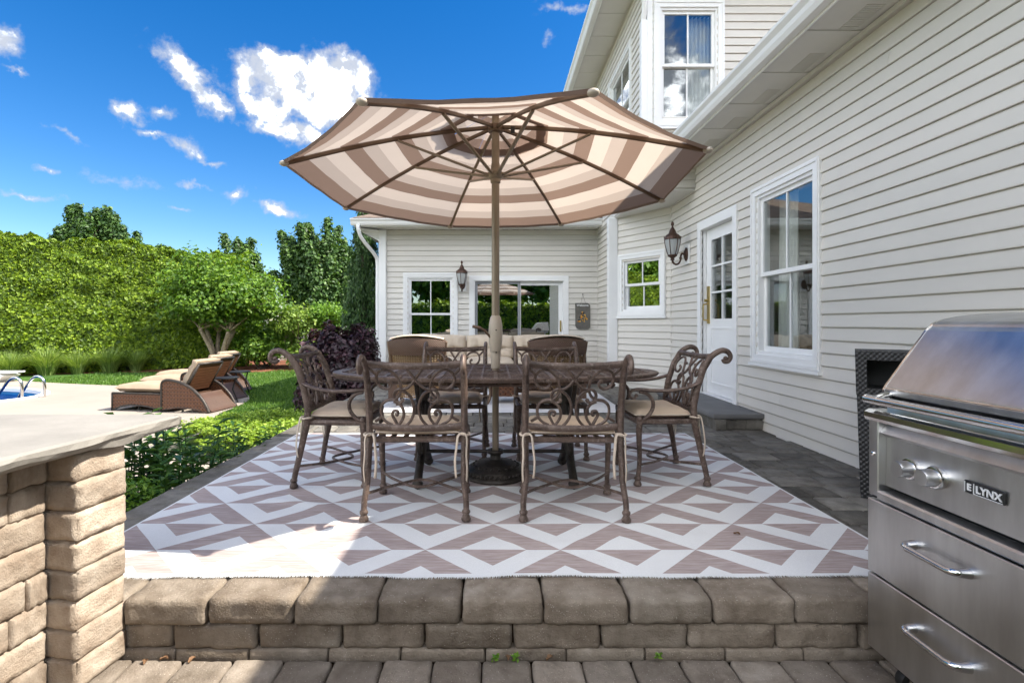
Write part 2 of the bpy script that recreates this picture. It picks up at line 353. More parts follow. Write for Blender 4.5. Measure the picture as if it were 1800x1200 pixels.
# ------------------------------------------------------------------ mesh helpers
def catmull(P, n=6, closed=False):
    P = [Vector(p) for p in P]; out = []
    m = len(P)
    for i in range(m if closed else m - 1):
        if closed: a, b, c, d = P[(i - 1) % m], P[i], P[(i + 1) % m], P[(i + 2) % m]
        else: a, b, c, d = P[max(i - 1, 0)], P[i], P[i + 1], P[min(i + 2, m - 1)]
        for k in range(n):
            t = k / n
            out.append(.5 * ((2 * b) + (c - a) * t + (2 * a - 5 * b + 4 * c - d) * t * t + (3 * b - a - 3 * c + d) * t ** 3))
    if not closed: out.append(P[-1])
    return out
class MB:
    def __init__(s): s.v = []; s.f = []; s.uv = {}; s.flat = []
    def add(s, vs, fs, uvs=None):
        o = len(s.v); s.v += [tuple(p) for p in vs]
        for i, f in enumerate(fs):
            if uvs is not None: s.uv[len(s.f)] = uvs[i]
            s.f.append(tuple(o + j for j in f))
        return s
    def box(s, x0, x1, y0, y1, z0, z1, uv=False):
        v = [(x, y, z) for z in (z0, z1) for y in (y0, y1) for x in (x0, x1)]
        f = [(0, 2, 3, 1), (4, 5, 7, 6), (0, 1, 5, 4), (2, 6, 7, 3), (0, 4, 6, 2), (1, 3, 7, 5)]
        uvs = None
        if uv:
            ax = [(0, 1), (0, 1), (0, 2), (0, 2), (1, 2), (1, 2)]
            uvs = [[(v[j][a], v[j][b]) for j in ff] for ff, (a, b) in zip(f, ax)]
        return s.add(v, f, uvs)
    def bbox(s, x0, x1, y0, y1, z0, z1, b=.004):
        """box with chamfered edges"""
        c = Vector(((x0 + x1) / 2, (y0 + y1) / 2, (z0 + z1) / 2)); h = Vector(((x1 - x0) / 2, (y1 - y0) / 2, (z1 - z0) / 2))
        b = min(b, min(h) * .9)
        V = []; idx = {}
        for sx in (-1, 1):
            for sy in (-1, 1):
                for sz in (-1, 1):
                    for a in range(3):
                        d = [h.x - b, h.y - b, h.z - b]; d[a] = h[a]
                        idx[(sx, sy, sz, a)] = len(V); V.append((c.x + sx * d[0], c.y + sy * d[1], c.z + sz * d[2]))
        F = []
        def q(l): F.append(tuple(l))
        for a in range(3):
            o = [i for i in range(3) if i != a]
            for sg in (-1, 1):
                l = []
                for s1, s2 in ((-1, -1), (1, -1), (1, 1), (-1, 1)):
                    k = [0, 0, 0]; k[a] = sg; k[o[0]] = s1; k[o[1]] = s2; l.append(idx[(*k, a)])
                if (sg > 0) != (a != 1): l.reverse()
                q(l)
        for a in range(3):           # edges along axis a
            o = [i for i in range(3) if i != a]
            for s1 in (-1, 1):
                for s2 in (-1, 1):
                    l = []
                    for sa, w in ((-1, o[0]), (1, o[0]), (1, o[1]), (-1, o[1])):
                        k = [0, 0, 0]; k[a] = sa; k[o[0]] = s1; k[o[1]] = s2; l.append(idx[(*k, w)])
                    q(l)
        for sx in (-1, 1):
            for sy in (-1, 1):
                for sz in (-1, 1): q([idx[(sx, sy, sz, a)] for a in range(3)])
        return s.add(V, F)
    def tube(s, P, r, n=8, caps=True, sx=1., sy=1.):
        P = [Vector(p) for p in P]; m = len(P)
        rr = r if isinstance(r, (list, tuple)) else [r] * m
        if len(rr) != m:
            xs = np.linspace(0, 1, len(rr)); rr = list(np.interp(np.linspace(0, 1, m), xs, rr))
        T = []
        for i in range(m):
            t = P[min(i + 1, m - 1)] - P[max(i - 1, 0)]
            T.append(t.normalized() if t.length > 1e-9 else Vector((0, 0, 1)))
        up = Vector((0, 0, 1)) if abs(T[0].z) < .9 else Vector((1, 0, 0))
        nrm = (up - T[0] * up.dot(T[0])).normalized()
        V = []; L = 0; uvl = []
        for i in range(m):
            nrm = (nrm - T[i] * nrm.dot(T[i]))
            nrm = nrm.normalized() if nrm.length > 1e-6 else T[i].orthogonal().normalized()
            b = T[i].cross(nrm)
            if i: L += (P[i] - P[i - 1]).length
            for k in range(n):
                a = 2 * math.pi * k / n
                V.append(P[i] + nrm * math.cos(a) * rr[i] * sx + b * math.sin(a) * rr[i] * sy)
            uvl.append(L)
        F = []
        for i in range(m - 1):
            for k in range(n): F.append((i * n + k, i * n + (k + 1) % n, (i + 1) * n + (k + 1) % n, (i + 1) * n + k))
        if caps: F += [tuple(range(n))[::-1], tuple((m - 1) * n + k for k in range(n))]
        return s.add(V, F)
    def lathe(s, prof, n=24, c=(0, 0, 0), axis='z', sc=(1, 1)):
        V = []; m = len(prof)
        for r, z in prof:
            for k in range(n):
                a = 2 * math.pi * k / n; x, y = r * math.cos(a) * sc[0], r * math.sin(a) * sc[1]
                p = (x, y, z) if axis == 'z' else ((z, x, y) if axis == 'x' else (x, z, y))
                V.append((p[0] + c[0], p[1] + c[1], p[2] + c[2]))
        F = []
        for i in range(m - 1):
            for k in range(n): F.append((i * n + k, i * n + (k + 1) % n, (i + 1) * n + (k + 1) % n, (i + 1) * n + k))
        F += [tuple(range(n))[::-1], tuple((m - 1) * n + k for k in range(n))]
        return s.add(V, F)
    def ball(s, c, r, n=8, sc=(1, 1, 1)):
        pr = [(math.sin(math.pi * i / n) * r + 1e-5, -math.cos(math.pi * i / n) * r) for i in range(n + 1)]
        o = len(s.v); s.lathe(pr, n * 2)
        for i in range(o, len(s.v)):
            x, y, z = s.v[i]; s.v[i] = (x * sc[0] + c[0], y * sc[1] + c[1], z * sc[2] + c[2])
        return s
    def prism(s, poly, a, b, fn):
        """poly: 2D points; fn(u,v,w)->xyz; extruded from w=a to w=b"""
        n = len(poly); V = [fn(u, v, a) for u, v in poly] + [fn(u, v, b) for u, v in poly]
        F = [tuple(range(n))[::-1], tuple(range(n, 2 * n))] + [(i, (i + 1) % n, n + (i + 1) % n, n + i) for i in range(n)]
        uvs = [[poly[i] for i in range(n)][::-1], [poly[i] for i in range(n)]] + [[(poly[i][0] + poly[i][1], a), (poly[(i + 1) % n][0] + poly[(i + 1) % n][1], a), (poly[(i + 1) % n][0] + poly[(i + 1) % n][1], b), (poly[i][0] + poly[i][1], b)] for i in range(n)]
        return s.add(V, F, uvs)
    def grid(s, nu, nv, fn, uvfn=None, closed_u=False):
        V = [fn(i / nu, j / nv) for j in range(nv + 1) for i in range(nu + 1)]
        F = []; U = []
        for j in range(nv):
            for i in range(nu):
                a = j * (nu + 1) + i; F.append((a, a + 1, a + nu + 2, a + nu + 1))
                if uvfn: U.append([uvfn(x / nu, y / nv) for x, y in ((i, j), (i + 1, j), (i + 1, j + 1), (i, j + 1))])
        return s.add(V, F, U if uvfn else None)
    def block(s, w, d, h, r, n=(5, 4, 4), rough=.004, seed=0, edge=.0):
        """tumbled block centred on the origin: rounded, uneven"""
        rg = np.random.default_rng(seed); hx, hy, hz = w / 2, d / 2, h / 2
        ph = rg.uniform(0, 6.28, 12); am = rg.uniform(.4, 1, 12)
        key = {}; V = []; F = []
        so = Vector(rg.uniform(-50, 50, 3))
        def wob(p): return mnoise.fractal(Vector(p) * 16 + so, .9, 2.1, 4)
        def vert(p):
            kk = tuple(round(x, 5) for x in p)
            if kk in key: return key[kk]
            p = Vector(p); c = Vector((max(-hx + r, min(hx - r, p.x)), max(-hy + r, min(hy - r, p.y)), max(-hz + r, min(hz - r, p.z))))
            dd = p - c
            nr = dd.normalized() if dd.length > 1e-9 else Vector((0, 0, 0))
            q = c + nr * r
            cnt = sum(1 for a, b in zip(p, (hx, hy, hz)) if abs(abs(a) - b) < 1e-6)
            q += nr * (wob(p) * rough - (edge * abs(wob(p * 1.7)) if cnt > 1 else 0))
            key[kk] = len(V); V.append(tuple(q)); return key[kk]
        def lin(hh, m):  # denser near the edges
            inner = [-hh + r + (2 * hh - 2 * r) * i / max(m - 2, 1) for i in range(m - 1)]
            return [-hh] + inner + [hh]
        X, Y, Z = lin(hx, n[0]), lin(hy, n[1]), lin(hz, n[2])
        def face(A, B, f, flip):
            for i in range(len(A) - 1):
                for j in range(len(B) - 1):
                    l = [vert(f(A[i], B[j])), vert(f(A[i + 1], B[j])), vert(f(A[i + 1], B[j + 1])), vert(f(A[i], B[j + 1]))]
                    F.append(tuple(l[::-1] if flip else l))
        face(X, Y, lambda a, b: (a, b, hz), False); face(X, Y, lambda a, b: (a, b, -hz), True)
        face(X, Z, lambda a, b: (a, -hy, b), False); face(X, Z, lambda a, b: (a, hy, b), True)
        face(Y, Z, lambda a, b: (hx, a, b), False); face(Y, Z, lambda a, b: (-hx, a, b), True)
        return s.add(V, F)
    def mesh(s, name, smooth=False, auto=None):
        me = bpy.data.meshes.new(name); me.from_pydata(s.v, [], s.f)
        if s.uv:
            ul = me.uv_layers.new(name='UVMap'); d = np.zeros((len(me.loops), 2), dtype=np.float32)
            for p in me.polygons:
                u = s.uv.get(p.index)
                if u:
                    for k, li in enumerate(p.loop_indices): d[li] = u[k]
            ul.data.foreach_set('uv', d.ravel())
        if smooth: me.polygons.foreach_set('use_smooth', [True] * len(me.polygons))
        if smooth and auto: me.set_sharp_from_angle(angle=R(auto))
        me.update(); return me
    def build(s, name, mat, parent=None, smooth=False, auto=None, world=False):
        if world and parent is not None:
            o = wloc(parent); s.v = [(x - o.x, y - o.y, z - o.z) for x, y, z in s.v]
        return link(name, s.mesh(name, smooth, auto), mat, parent)
def wloc(o):
    p = Vector((0, 0, 0))
    while o is not None: p += o.location; o = o.parent
    return p
def link(name, me, mat, parent=None, loc=(0, 0, 0), rot=(0, 0, 0)):
    o = bpy.data.objects.new(name, me); col.objects.link(o)
    if mat and not me.materials: me.materials.append(MATS[mat])
    o.location = loc; o.rotation_euler = rot
    if parent is not None: o.parent = parent
    return o
def tag(o, label=None, cat=None, group=None, kind=None):
    for k, v in (('label', label), ('category', cat), ('group', group), ('kind', kind)):
        if v: o[k] = v
    return o
def thing(name, label, cat, loc=(0, 0, 0), rotz=0, group=None):
    o = bpy.data.objects.new(name, None); col.objects.link(o); o.location = loc; o.rotation_euler = (0, 0, rotz)
    o.empty_display_size = .1
    return tag(o, label, cat, group)
def struct(o): o['kind'] = 'structure'; return o
def dup(root, loc=None, rotz=None, label=None, parent=None):
    kids = [c for c in bpy.data.objects if c.parent == root]
    r = root.copy(); col.objects.link(r)
    if loc is not None: r.location = loc
    if rotz is not None: r.rotation_euler = (0, 0, rotz)
    if label: r['label'] = label
    if parent is not None: r.parent = parent
    for c in kids: dup(c, parent=r)
    return r
def text_mesh(name, body, size, depth, mat, parent, loc, rot, bold=0.):
    cu = bpy.data.curves.new(name, 'FONT'); cu.body = body; cu.size = size; cu.extrude = depth; cu.offset = bold; cu.align_x = 'CENTER'; cu.align_y = 'CENTER'
    tmp = bpy.data.objects.new(name + '_tmp', cu); col.objects.link(tmp)
    bpy.context.view_layer.update()
    me = bpy.data.meshes.new_from_object(tmp.evaluated_get(bpy.context.evaluated_depsgraph_get()))
    bpy.data.objects.remove(tmp); me.materials.clear()
    return link(name, me, mat, parent, loc, rot)
def leaves(name, P, Nn, size, mat, parent=None, ar=1.9, jit=.5, fold=.25, up=0., sizevar=.35, axis=None, world=False, rng=RNG):
    """one mesh of many leaf-sized folded rhombi at points P facing Nn"""
    P = np.asarray(P, float); n = len(P); Nn = np.asarray(Nn, float) + rng.normal(0, jit, (n, 3))
    Nn /= np.linalg.norm(Nn, axis=1)[:, None] + 1e-9
    a = rng.normal(0, 1, (n, 3)) if axis is None else np.asarray(axis, float) + rng.normal(0, .25, (n, 3))
    a[:, 2] += up
    a -= Nn * (a * Nn).sum(1)[:, None]; a /= np.linalg.norm(a, axis=1)[:, None] + 1e-9
    b = np.cross(Nn, a); s = size * (1 + rng.uniform(-sizevar, sizevar, n))[:, None]
    tip = P + a * s * .5; base = P - a * s * .5; l = P + b * s * .5 / ar + Nn * s * fold * .4; r = P - b * s * .5 / ar + Nn * s * fold * .4
    if world and parent is not None:
        o = np.array(wloc(parent)); tip, base, l, r = tip - o, base - o, l - o, r - o
    V = np.stack([base, l, tip, r], 1).reshape(-1, 3)
    me = bpy.data.meshes.new(name); me.vertices.add(4 * n); me.vertices.foreach_set('co', V.ravel())
    me.loops.add(6 * n); me.polygons.add(2 * n)
    i = np.arange(n) * 4; F = np.stack([i, i + 2, i + 1, i, i + 3, i + 2], 1)
    me.loops.foreach_set('vertex_index', F.ravel().astype(np.int32)); me.polygons.foreach_set('loop_start', (np.arange(2 * n) * 3).astype(np.int32))
    at = me.attributes.new('rnd', 'FLOAT', 'FACE'); at.data.foreach_set('value', np.repeat(rng.random(n), 2).astype(np.float32))
    me.update(calc_edges=True); me.validate()
    return link(name, me, mat, parent)
def sph(n, rng=RNG):
    v = rng.normal(0, 1, (n, 3)); return v / np.linalg.norm(v, axis=1)[:, None]
# ------------------------------------------------------------------ ground
GZ = -0.45
def flat_poly(name, pts, z, mat, holes=(), parent=None):
    loops = [[Vector((x, y, 0)) for x, y in pts]] + [[Vector((x, y, 0)) for x, y in h] for h in holes]
    tri = tessellate_polygon(loops); vs = [p for l in loops for p in l]
    mb = MB(); F = []
    for t in tri:
        a, b, c = (vs[i] for i in t)
        F.append(tuple(t) if (b - a).cross(c - a).z > 0 else tuple(t)[::-1])
    mb.add([(p.x, p.y, z) for p in vs], F)
    return struct(mb.build(name, mat, parent))
deck_edge = [(-2.06, 2.0), (-2.06, 6.0), (-2.4, 6.25), (-3.02, 6.33), (-3.5, 6.5), (-3.95, 7.0), (-4.3, 7.7), (-4.55, 8.5), (-4.62, 9.2), (-4.8, 10.0), (-5.3, 10.9), (-6.0, 11.6),
             (-7.0, 12.0), (-8.0, 12.15), (-9.2, 12.3), (-11.3, 12.9), (-13.0, 13.6)]
de = [(p.x, p.y) for p in catmull([(x, y, 0) for x, y in deck_edge], 5)] + [(-18, 14.2), (-19, 12), (-19, 1), (-2.06, 1)]
PC = (-12.25, 10.25); pool = [(PC[0] + 2.9 * math.cos(t), PC[1] + 1.55 * math.sin(t)) for t in np.linspace(0, 2 * math.pi, 49)[:-1]]
flat_poly('lawn', [(-800, -600), (800, -600), (800, 1000), (-800, 1000)], GZ - .02, 'lawn', [[(PC[0] + (x - PC[0]) * 1.015, PC[1] + (y - PC[1]) * 1.015) for x, y in pool]])
flat_poly('pool_deck', de, GZ, 'concrete', [pool])
# slab edge of the deck
m = MB(); n = len(pool)
m.add([(x, y, GZ) for x, y in pool] + [(x, y, GZ - 1.3) for x, y in pool], [(i, (i + 1) % n, n + (i + 1) % n, n + i) for i in range(n)] + [tuple(range(n, 2 * n))])
struct(m.build('pool_basin', 'pool_liner'))
m = MB(); k1 = [(PC[0] + 3.02 * math.cos(t), PC[1] + 1.67 * math.sin(t)) for t in np.linspace(0, 2 * math.pi, 49)[:-1]]
k0 = [(PC[0] + 2.87 * math.cos(t), PC[1] + 1.52 * math.sin(t)) for t in np.linspace(0, 2 * math.pi, 49)[:-1]]
m.add([(x, y, GZ + .02) for x, y in k0] + [(x, y, GZ + .02) for x, y in k1] + [(x, y, GZ - .06) for x, y in k0] + [(x, y, GZ - .01) for x, y in k1],
      [(i, n + i, n + (i + 1) % n, (i + 1) % n) for i in range(n)] + [(i, (i + 1) % n, 2 * n + (i + 1) % n, 2 * n + i) for i in range(n)] + [(n + i, 3 * n + i, 3 * n + (i + 1) % n, n + (i + 1) % n) for i in range(n)])
struct(m.build('pool_coping', 'white_plastic'))
flat_poly('pool_water', [(PC[0] + (x - PC[0]) * .995, PC[1] + (y - PC[1]) * .995) for x, y in pool], GZ - .12, 'water')
flat_poly('mulch_bed', [(-17.5, 13.6), (-13, 15.1), (-10.2, 15.9), (-8, 15.7), (-6.3, 16.0), (-4.2, 16.1), (-3, 17), (-3, 21), (-20, 21), (-20, 14)], GZ - .012, 'mulch')
flat_poly('planting_bed', [(-2.06, 2.2), (-2.06, 5.3), (-2.5, 5.2), (-2.75, 4.6), (-2.9, 3.4), (-2.6, 2.2)], GZ + .006, 'soil')

# ------------------------------------------------------------------ raised patio, lower patio, kerb
FZ = -0.219
def variants(name, w, d, h, r, k, **kw):
    out = []
    for i in range(k):
        me = MB().block(w, d, h, r, seed=100 + i + int(w * 1000), **kw).mesh(name, True); out.append(me)
    return out
m = MB(); m.box(-2.03, 9, 1.99, 12, GZ - .2, -.055); patio = struct(m.build('patio', 'soil'))
m = MB(); m.box(-3.2, 9, -6, 1.99, GZ - .2, FZ - .05); lower = struct(m.build('lower_patio', 'soil'))
def piece(name, meshes, mat, parent, loc, rot=(0, 0, 0), sc=(1, 1, 1)):
    o = link(name, random.choice(meshes), mat, parent, loc, rot); o.scale = sc; return o
# coping stones and the course below
cop = variants('coping_stone', .319, .30, .099, .013, 6, n=(16, 14, 7), rough=.0042, edge=.010)
ris = variants('riser_stone', .323, .16, .098, .014, 6, n=(16, 8, 8), rough=.0045, edge=.010)
x = -2.045; i = 0
while x < 2.60:
    w = .322 * random.uniform(.97, 1.03)
    if x + w > 2.64: w = 2.64 - x
    if w > .1: piece('coping_stone', cop, 'block_stone', patio, (x + w / 2, 2.085 + random.uniform(-.006, .006), -.0505 + random.uniform(-.002, .001)), (random.uniform(-.008, .008), 0, random.uniform(-.012, .012)), (w / .326, 1, 1))
    x += w
x = -2.2
while x < 2.62:
    w = .33 * random.uniform(.95, 1.04)
    piece('riser_stone', ris, 'block_stone', patio, (x + w / 2, 2.03 + random.uniform(-.006, .006), -.1515), (0, 0, random.uniform(-.012, .012)), (w / .330, 1, 1.03)); x += w
bs = variants('footing_stone', .30, .12, .05, .008, 3, n=(5, 3, 3), rough=.003)
x = -2.1
while x < 2.6:
    w = .3 * random.uniform(.9, 1.1); piece('footing_stone', bs, 'block_stone', patio, (x + w / 2, 2.002, -.222), (0, 0, 0), (w / .304, 1, 1)); x += w
pv = variants('paver', .181, .30, .06, .012, 6, n=(9, 13, 4), rough=.003, edge=.006)
for row, y in enumerate((1.775, 1.472, 1.168)):
    x = -1.72 + row * .07
    while x < 2.6:
        w = .186 * random.uniform(.97, 1.03)
        piece('paver', pv, 'paver_stone', lower, (x + w / 2, y + random.uniform(-.004, .004), FZ - .03 + random.uniform(-.002, .002)), (0, random.uniform(-.006, .006), random.uniform(-.008, .008)), (w / .187, 1, 1)); x += w
# a soldier row turned along the stone counter
e1 = Vector((.14, .99, 0)).normalized(); e2 = Vector((e1.y, -e1.x, 0))
# dark pavers of the dining terrace (the rug hides the middle)
dpv = variants('terrace_paver', .24, .205, .05, .007, 5, n=(4, 4, 3), rough=.002, edge=.002)
def pav_row(y, xa, xb):
    x = xa - random.uniform(0, .15)
    while x < xb:
        w = random.choice((.17, .21, .27, .31))
        xx0, xx1 = max(x, xa), min(x + w, xb)
        if xx1 - xx0 > .05: piece('terrace_paver', dpv, 'dark_paver', patio, ((xx0 + xx1) / 2, y, -.0262 + random.uniform(-.0015, .0015)), (random.uniform(-.005, .005), random.uniform(-.005, .005), 0), ((xx1 - xx0) / .2515, .97, 1))
        x += w
y = 2.345
while y < 4.7: pav_row(y, 1.74, 2.645); y += .21
while y < 7.6: pav_row(y, -1.84, 2.645); y += .21
m = MB()
while y < 10:
    x = -1.84
    while x < 2.6:
        w = random.choice((.17, .21, .27, .31)); m.bbox(x + .003, min(x + w, 2.64) - .003, y - .102, y + .102, -.05, -.002 + random.uniform(-.001, .001), .005); x += w
    y += .21
o = m.build('far_pavers', 'dark_paver', patio); o['kind'] = 'stuff'
kb = variants('kerb_stone', .2, .50, .10, .010, 4, n=(8, 18, 4), rough=.003, edge=.006)
y = 2.24
while y < 8.6:
    l = .5 * random.uniform(.94, 1.05); piece('kerb_stone', kb, 'dark_paver', patio, (-1.945, y + l / 2, -.0495), (0, 0, random.uniform(-.006, .006)), (1, l / .505, 1)); y += l
# facing of the garden side below the kerb
for k in range(3):
    y = 2.0
    while y < 8.5:
        l = .33 * random.uniform(.9, 1.1); piece('riser_stone', ris, 'block_stone', patio, (-2.0, y + l / 2, -.152 - k * .1), (0, 0, R(90)), (l / .33, .6, 1)); y += l
# fallen leaves and weed sprouts in the joint of the step
for i, (x, y, a) in enumerate(((-1.30, 1.90, .4), (-1.24, 1.915, 1.7), (-1.13, 1.91, 2.9), (.05, 1.925, .2), (.21, 1.92, 2.2), (1.19, 2.5, .9))):
    m = MB(); m.grid(4, 4, lambda u, v: ((u - .5) * .045 * (1 - abs(v - .5) * 1.5), (v - .5) * .06, .006 + .05 * (u - .5) ** 2 * 4 * .3 + .008 * math.sin(v * 5)))
    o = m.build('dry_leaf', 'dry_leaf'); o.location = (x, y, FZ + .002 if y < 2 else .012); o.rotation_euler = (.1, .2, a); o.scale = (.5, .5, .5)
    tag(o, 'small curled brown dead leaf in the joint below the stone step' if y < 2 else 'small dry leaf lying on the patterned rug near its right edge', 'leaf', 'dead leaves along the step' if y < 2 else None)
for x in (.005, .08, .62):
    P = [(x + random.uniform(-.012, .012), 1.915 + random.uniform(-.01, .01), FZ + .004 + random.uniform(0, .022)) for _ in range(12)]
    o = leaves('weed_sprout', P, [(0, -.3, 1)] * 12, .022, 'leaf_moss', jit=.5); tag(o, 'tiny green weed sprouting from the joint under the step', 'weed', 'weeds in the step joint')

# ------------------------------------------------------------------ house
house = thing('house', 'large beige vinyl sided house with white trimmed windows and gutters', 'house', (3.0, 7.0, 0))
EXP = .1035
WX = 2.66
def wall(p0, p1, z0, z1, openings=(), thick=.10, boards=True, zstart=None, exp=EXP, seam=()):
    """clapboard wall seen from the right-hand side of p0->p1; openings (s0,s1,z0,z1)"""
    p0 = Vector((*p0, 0)); p1 = Vector((*p1, 0)); L = (p1 - p0).length; t = (p1 - p0) / L; nn = Vector((t.y, -t.x, 0))
    ss = sorted({0, L, *[o[0] for o in openings], *[o[1] for o in openings]}); zz = sorted({z0, z1, *[o[2] for o in openings], *[o[3] for o in openings]})
    m = MB()
    def P(s, n, z): q = p0 + t * s + nn * n; return (q.x, q.y, z)
    for a, b in zip(ss, ss[1:]):
        for c, d in zip(zz, zz[1:]):
            ms, mz = (a + b) / 2, (c + d) / 2
            if any(o[0] < ms < o[1] and o[2] < mz < o[3] for o in openings): continue
            m.prism([(a, c), (b, c), (b, d), (a, d)], -thick, 0, lambda u, v, w: P(u, w, v))
    w = m.build('wall', 'siding', house, world=True)
    if boards:
        z = z0 if zstart is None else zstart
        while z < z1 - .01:
            zt = min(z + exp, z1); mid = (z + zt) / 2
            cuts = sorted((o[0] + .03, o[1] - .03) for o in openings if o[2] + .02 < mid < o[3] - .02)
            s = 0; segs = []
            for a, b in cuts:
                if a > s + .01: segs.append((s, a))
                s = max(s, b)
            if s < L - .01: segs.append((s, L))
            for a, b in segs:
                pcs = [(a, b)]
                for q in seam:
                    if a + .3 < q < b - .3 and random.random() < .3: pcs = [(a, q), (q + .003, b)]
                for a_, b_ in pcs:
                    mb = MB(); pr = [(.0006, z), (.0200, z), (.0220, z + .004), (.0218, z + .012), (.0080, zt - .0065), (.0012, zt - .0055), (.0012, zt - .0002), (.0006, zt - .0002)]
                    mb.prism(pr, a_, b_, lambda u, v, ww: P(ww, u, v)); mb.build('siding_board', 'siding', w, world=True)
            z += exp
    return w, P, nn, t
def frame_rect(m, P, s0, s1, z0, z1, w, n0, n1, wb=None):
    wb = w if wb is None else wb
    for (a, b, c, d) in ((s0, s0 + w, z0, z1), (s1 - w, s1, z0, z1), (s0 + w, s1 - w, z1 - w, z1), (s0 + w, s1 - w, z0, z0 + wb)):
        m.prism([(a, c), (b, c), (b, d), (a, d)], n0, n1, lambda u, v, ww: P(u, ww, v))
def slab(m, P, s0, s1, z0, z1, n0, n1): m.prism([(s0, z0), (s1, z0), (s1, z1), (s0, z1)], n0, n1, lambda u, v, ww: P(u, ww, v))
def room(P, s0, s1, z0, z1, depth, parent):
    m = MB(); a, b, c, d = s0 + .03, s1 - .03, z0 + .02, z1 - .02
    V = [P(s, n, z) for n in (-.101, -depth) for s, z in ((a, c), (b, c), (b, d), (a, d))]
    m.add(V, [(4, 5, 6, 7), (0, 4, 5, 1), (3, 2, 6, 7), (0, 3, 7, 4), (1, 5, 6, 2)]); return m.build('interior', 'interior', parent, world=True)
def hung_window(P, s0, s1, z0, z1, glass='pane_glass', trim=.085, sill=True, label=None):
    """double hung window with one upright bar per sash; s,z outer edges of the casing"""
    m = MB(); frame_rect(m, P, s0, s1, z0, z1, trim, .0, .036); frame_rect(m, P, s0 + .012, s1 - .012, z0 + .012, z1 - .012, .022, .036, .046)
    frame_rect(m, P, s0 + trim, s1 - trim, z0 + trim, z1 - trim, .03, -.10, .016)
    w = m.build('window', 'white_trim', house, world=True)
    if label: w['label'] = label
    a, b, c, d = s0 + trim + .03, s1 - trim - .03, z0 + trim + .03, z1 - trim - .03; mz = (c + d) / 2
    for lo, hi, n in ((mz - .018, d, -.012), (c, mz + .018, -.045)):
        m = MB(); frame_rect(m, P, a, b, lo, hi, .040, n - .03, n, .05 if lo == c else .040); sa = m.build('sash', 'white_trim', w, world=True)
        m = MB(); mm = (a + b) / 2; slab(m, P, mm - .009, mm + .009, lo + .04, hi - .04, n - .026, n - .006); m.build('muntin', 'white_trim', w, world=True)
        for q0, q1 in ((a + .036, mm - .007), (mm + .007, b - .036)):
            m = MB(); slab(m, P, q0, q1, lo + .036, hi - .036, n - .019, n - .014); m.build('pane', glass, w, world=True)
    if sill:
        m = MB(); slab(m, P, s0 - .015, s1 + .015, z0 - .03, z0 - .001, .0, .055); m.build('sill', 'white_trim', w, world=True)
    room(P, s0, s1, z0, z1, .8, w)
    return w, (a, b, c, d)
def curtain(P, s0, s1, z0, z1, n, folds, label, amp=.02):
    m = MB(); nu = folds * 8
    m.grid(nu, 6, lambda u, v: P(s0 + (s1 - s0) * u, n + amp * math.sin(u * folds * 2 * math.pi) + .006 * math.sin(u * 31 + v * 4), z0 + (z1 - z0) * v))
    o = m.build('curtain', 'curtain', None, True); tag(o, label, 'curtain')
# --- long side wall: p0 far end -> near end so that the outside faces the patio
Y0 = 7.62
def sy(y): return Y0 - y
door = (sy(6.58), sy(5.52), .13, 2.335); win = (sy(5.216), sy(4.118), .655, 2.40)
shr = lambda o, k=.07: (o[0] + k, o[1] - k, o[2] + k, o[3] - k)
w1, P1, n1, t1 = wall((WX, Y0), (WX, -4.0), -.02, 3.14, [(door[0] + .07, door[1] - .07, .0, door[3] - .07), shr(win)], seam=(2.9, 4.2, 6.4))
hung_window(P1, *win)
curtain(P1, win[0] + .12, win[0] + .42, win[2] + .1, win[3] - .1, -.2, 5, 'pale green curtain hanging inside the tall window beside the door')
curtain(P1, win[1] - .30, win[1] - .12, win[2] + .1, win[3] - .1, -.24, 3, 'narrow pale curtain edge inside the tall window facing the grill')
# --- door: part-glazed white door with brass handle
m = MB(); 
for (a, b, c, d) in ((door[0], door[0] + .095, door[2] - .11, door[3]), (door[1] - .095, door[1], door[2] - .11, door[3]), (door[0] + .095, door[1] - .095, door[3] - .11, door[3])): slab(m, P1, a, b, c, d, 0, .038)
frame_rect(m, P1, door[0] + .075, door[1] - .075, door[2] + .02, door[3] - .09, .025, -.12, .014)
slab(m, P1, door[0] + .0951, door[1] - .0951, door[2] - .11, door[2] + .019, -.08, .03)
dr = m.build('door', 'white_trim', house, world=True); dr['label'] = 'white half-glazed door with brass handle'
a, b, c, d = door[0] + .105, door[1] - .105, door[2] + .05, door[3] - .12
ga, gb, gc, gd = a + .13, b - .13, c + .92, d - .14
m = MB()
for q in ((a, ga, c, d), (gb, b, c, d), (ga, gb, gd, d), (ga, gb, c, gc)): slab(m, P1, *q, -.085, -.045)
for z0_, z1_ in ((c + .12, c + .42), (c + .5, c + .82)):
    frame_rect(m, P1, ga + .0, gb - .0, z0_, z1_, .022, -.0449, -.036)
m.build('door_leaf', 'white_trim', dr, world=True)
nx, nz = 2, 3
for i in range(nx):
    for j in range(nz):
        s0, s1 = ga + (gb - ga) * i / nx, ga + (gb - ga) * (i + 1) / nx; z0, z1 = gc + (gd - gc) * j / nz, gc + (gd - gc) * (j + 1) / nz
        m = MB(); slab(m, P1, s0 + .011, s1 - .011, z0 + .011, z1 - .011, -.070, -.064); m.build('pane', 'pane_glass', dr, world=True)
m = MB(); mm = (ga + gb) / 2; slab(m, P1, mm - .011, mm + .011, gc, gd, -.08, -.046)
for j in (1, 2):
    zz_ = gc + (gd - gc) * j / 3; slab(m, P1, ga, gb, zz_ - .011, zz_ + .011, -.081, -.047)
m.build('muntin', 'white_trim', dr, world=True)
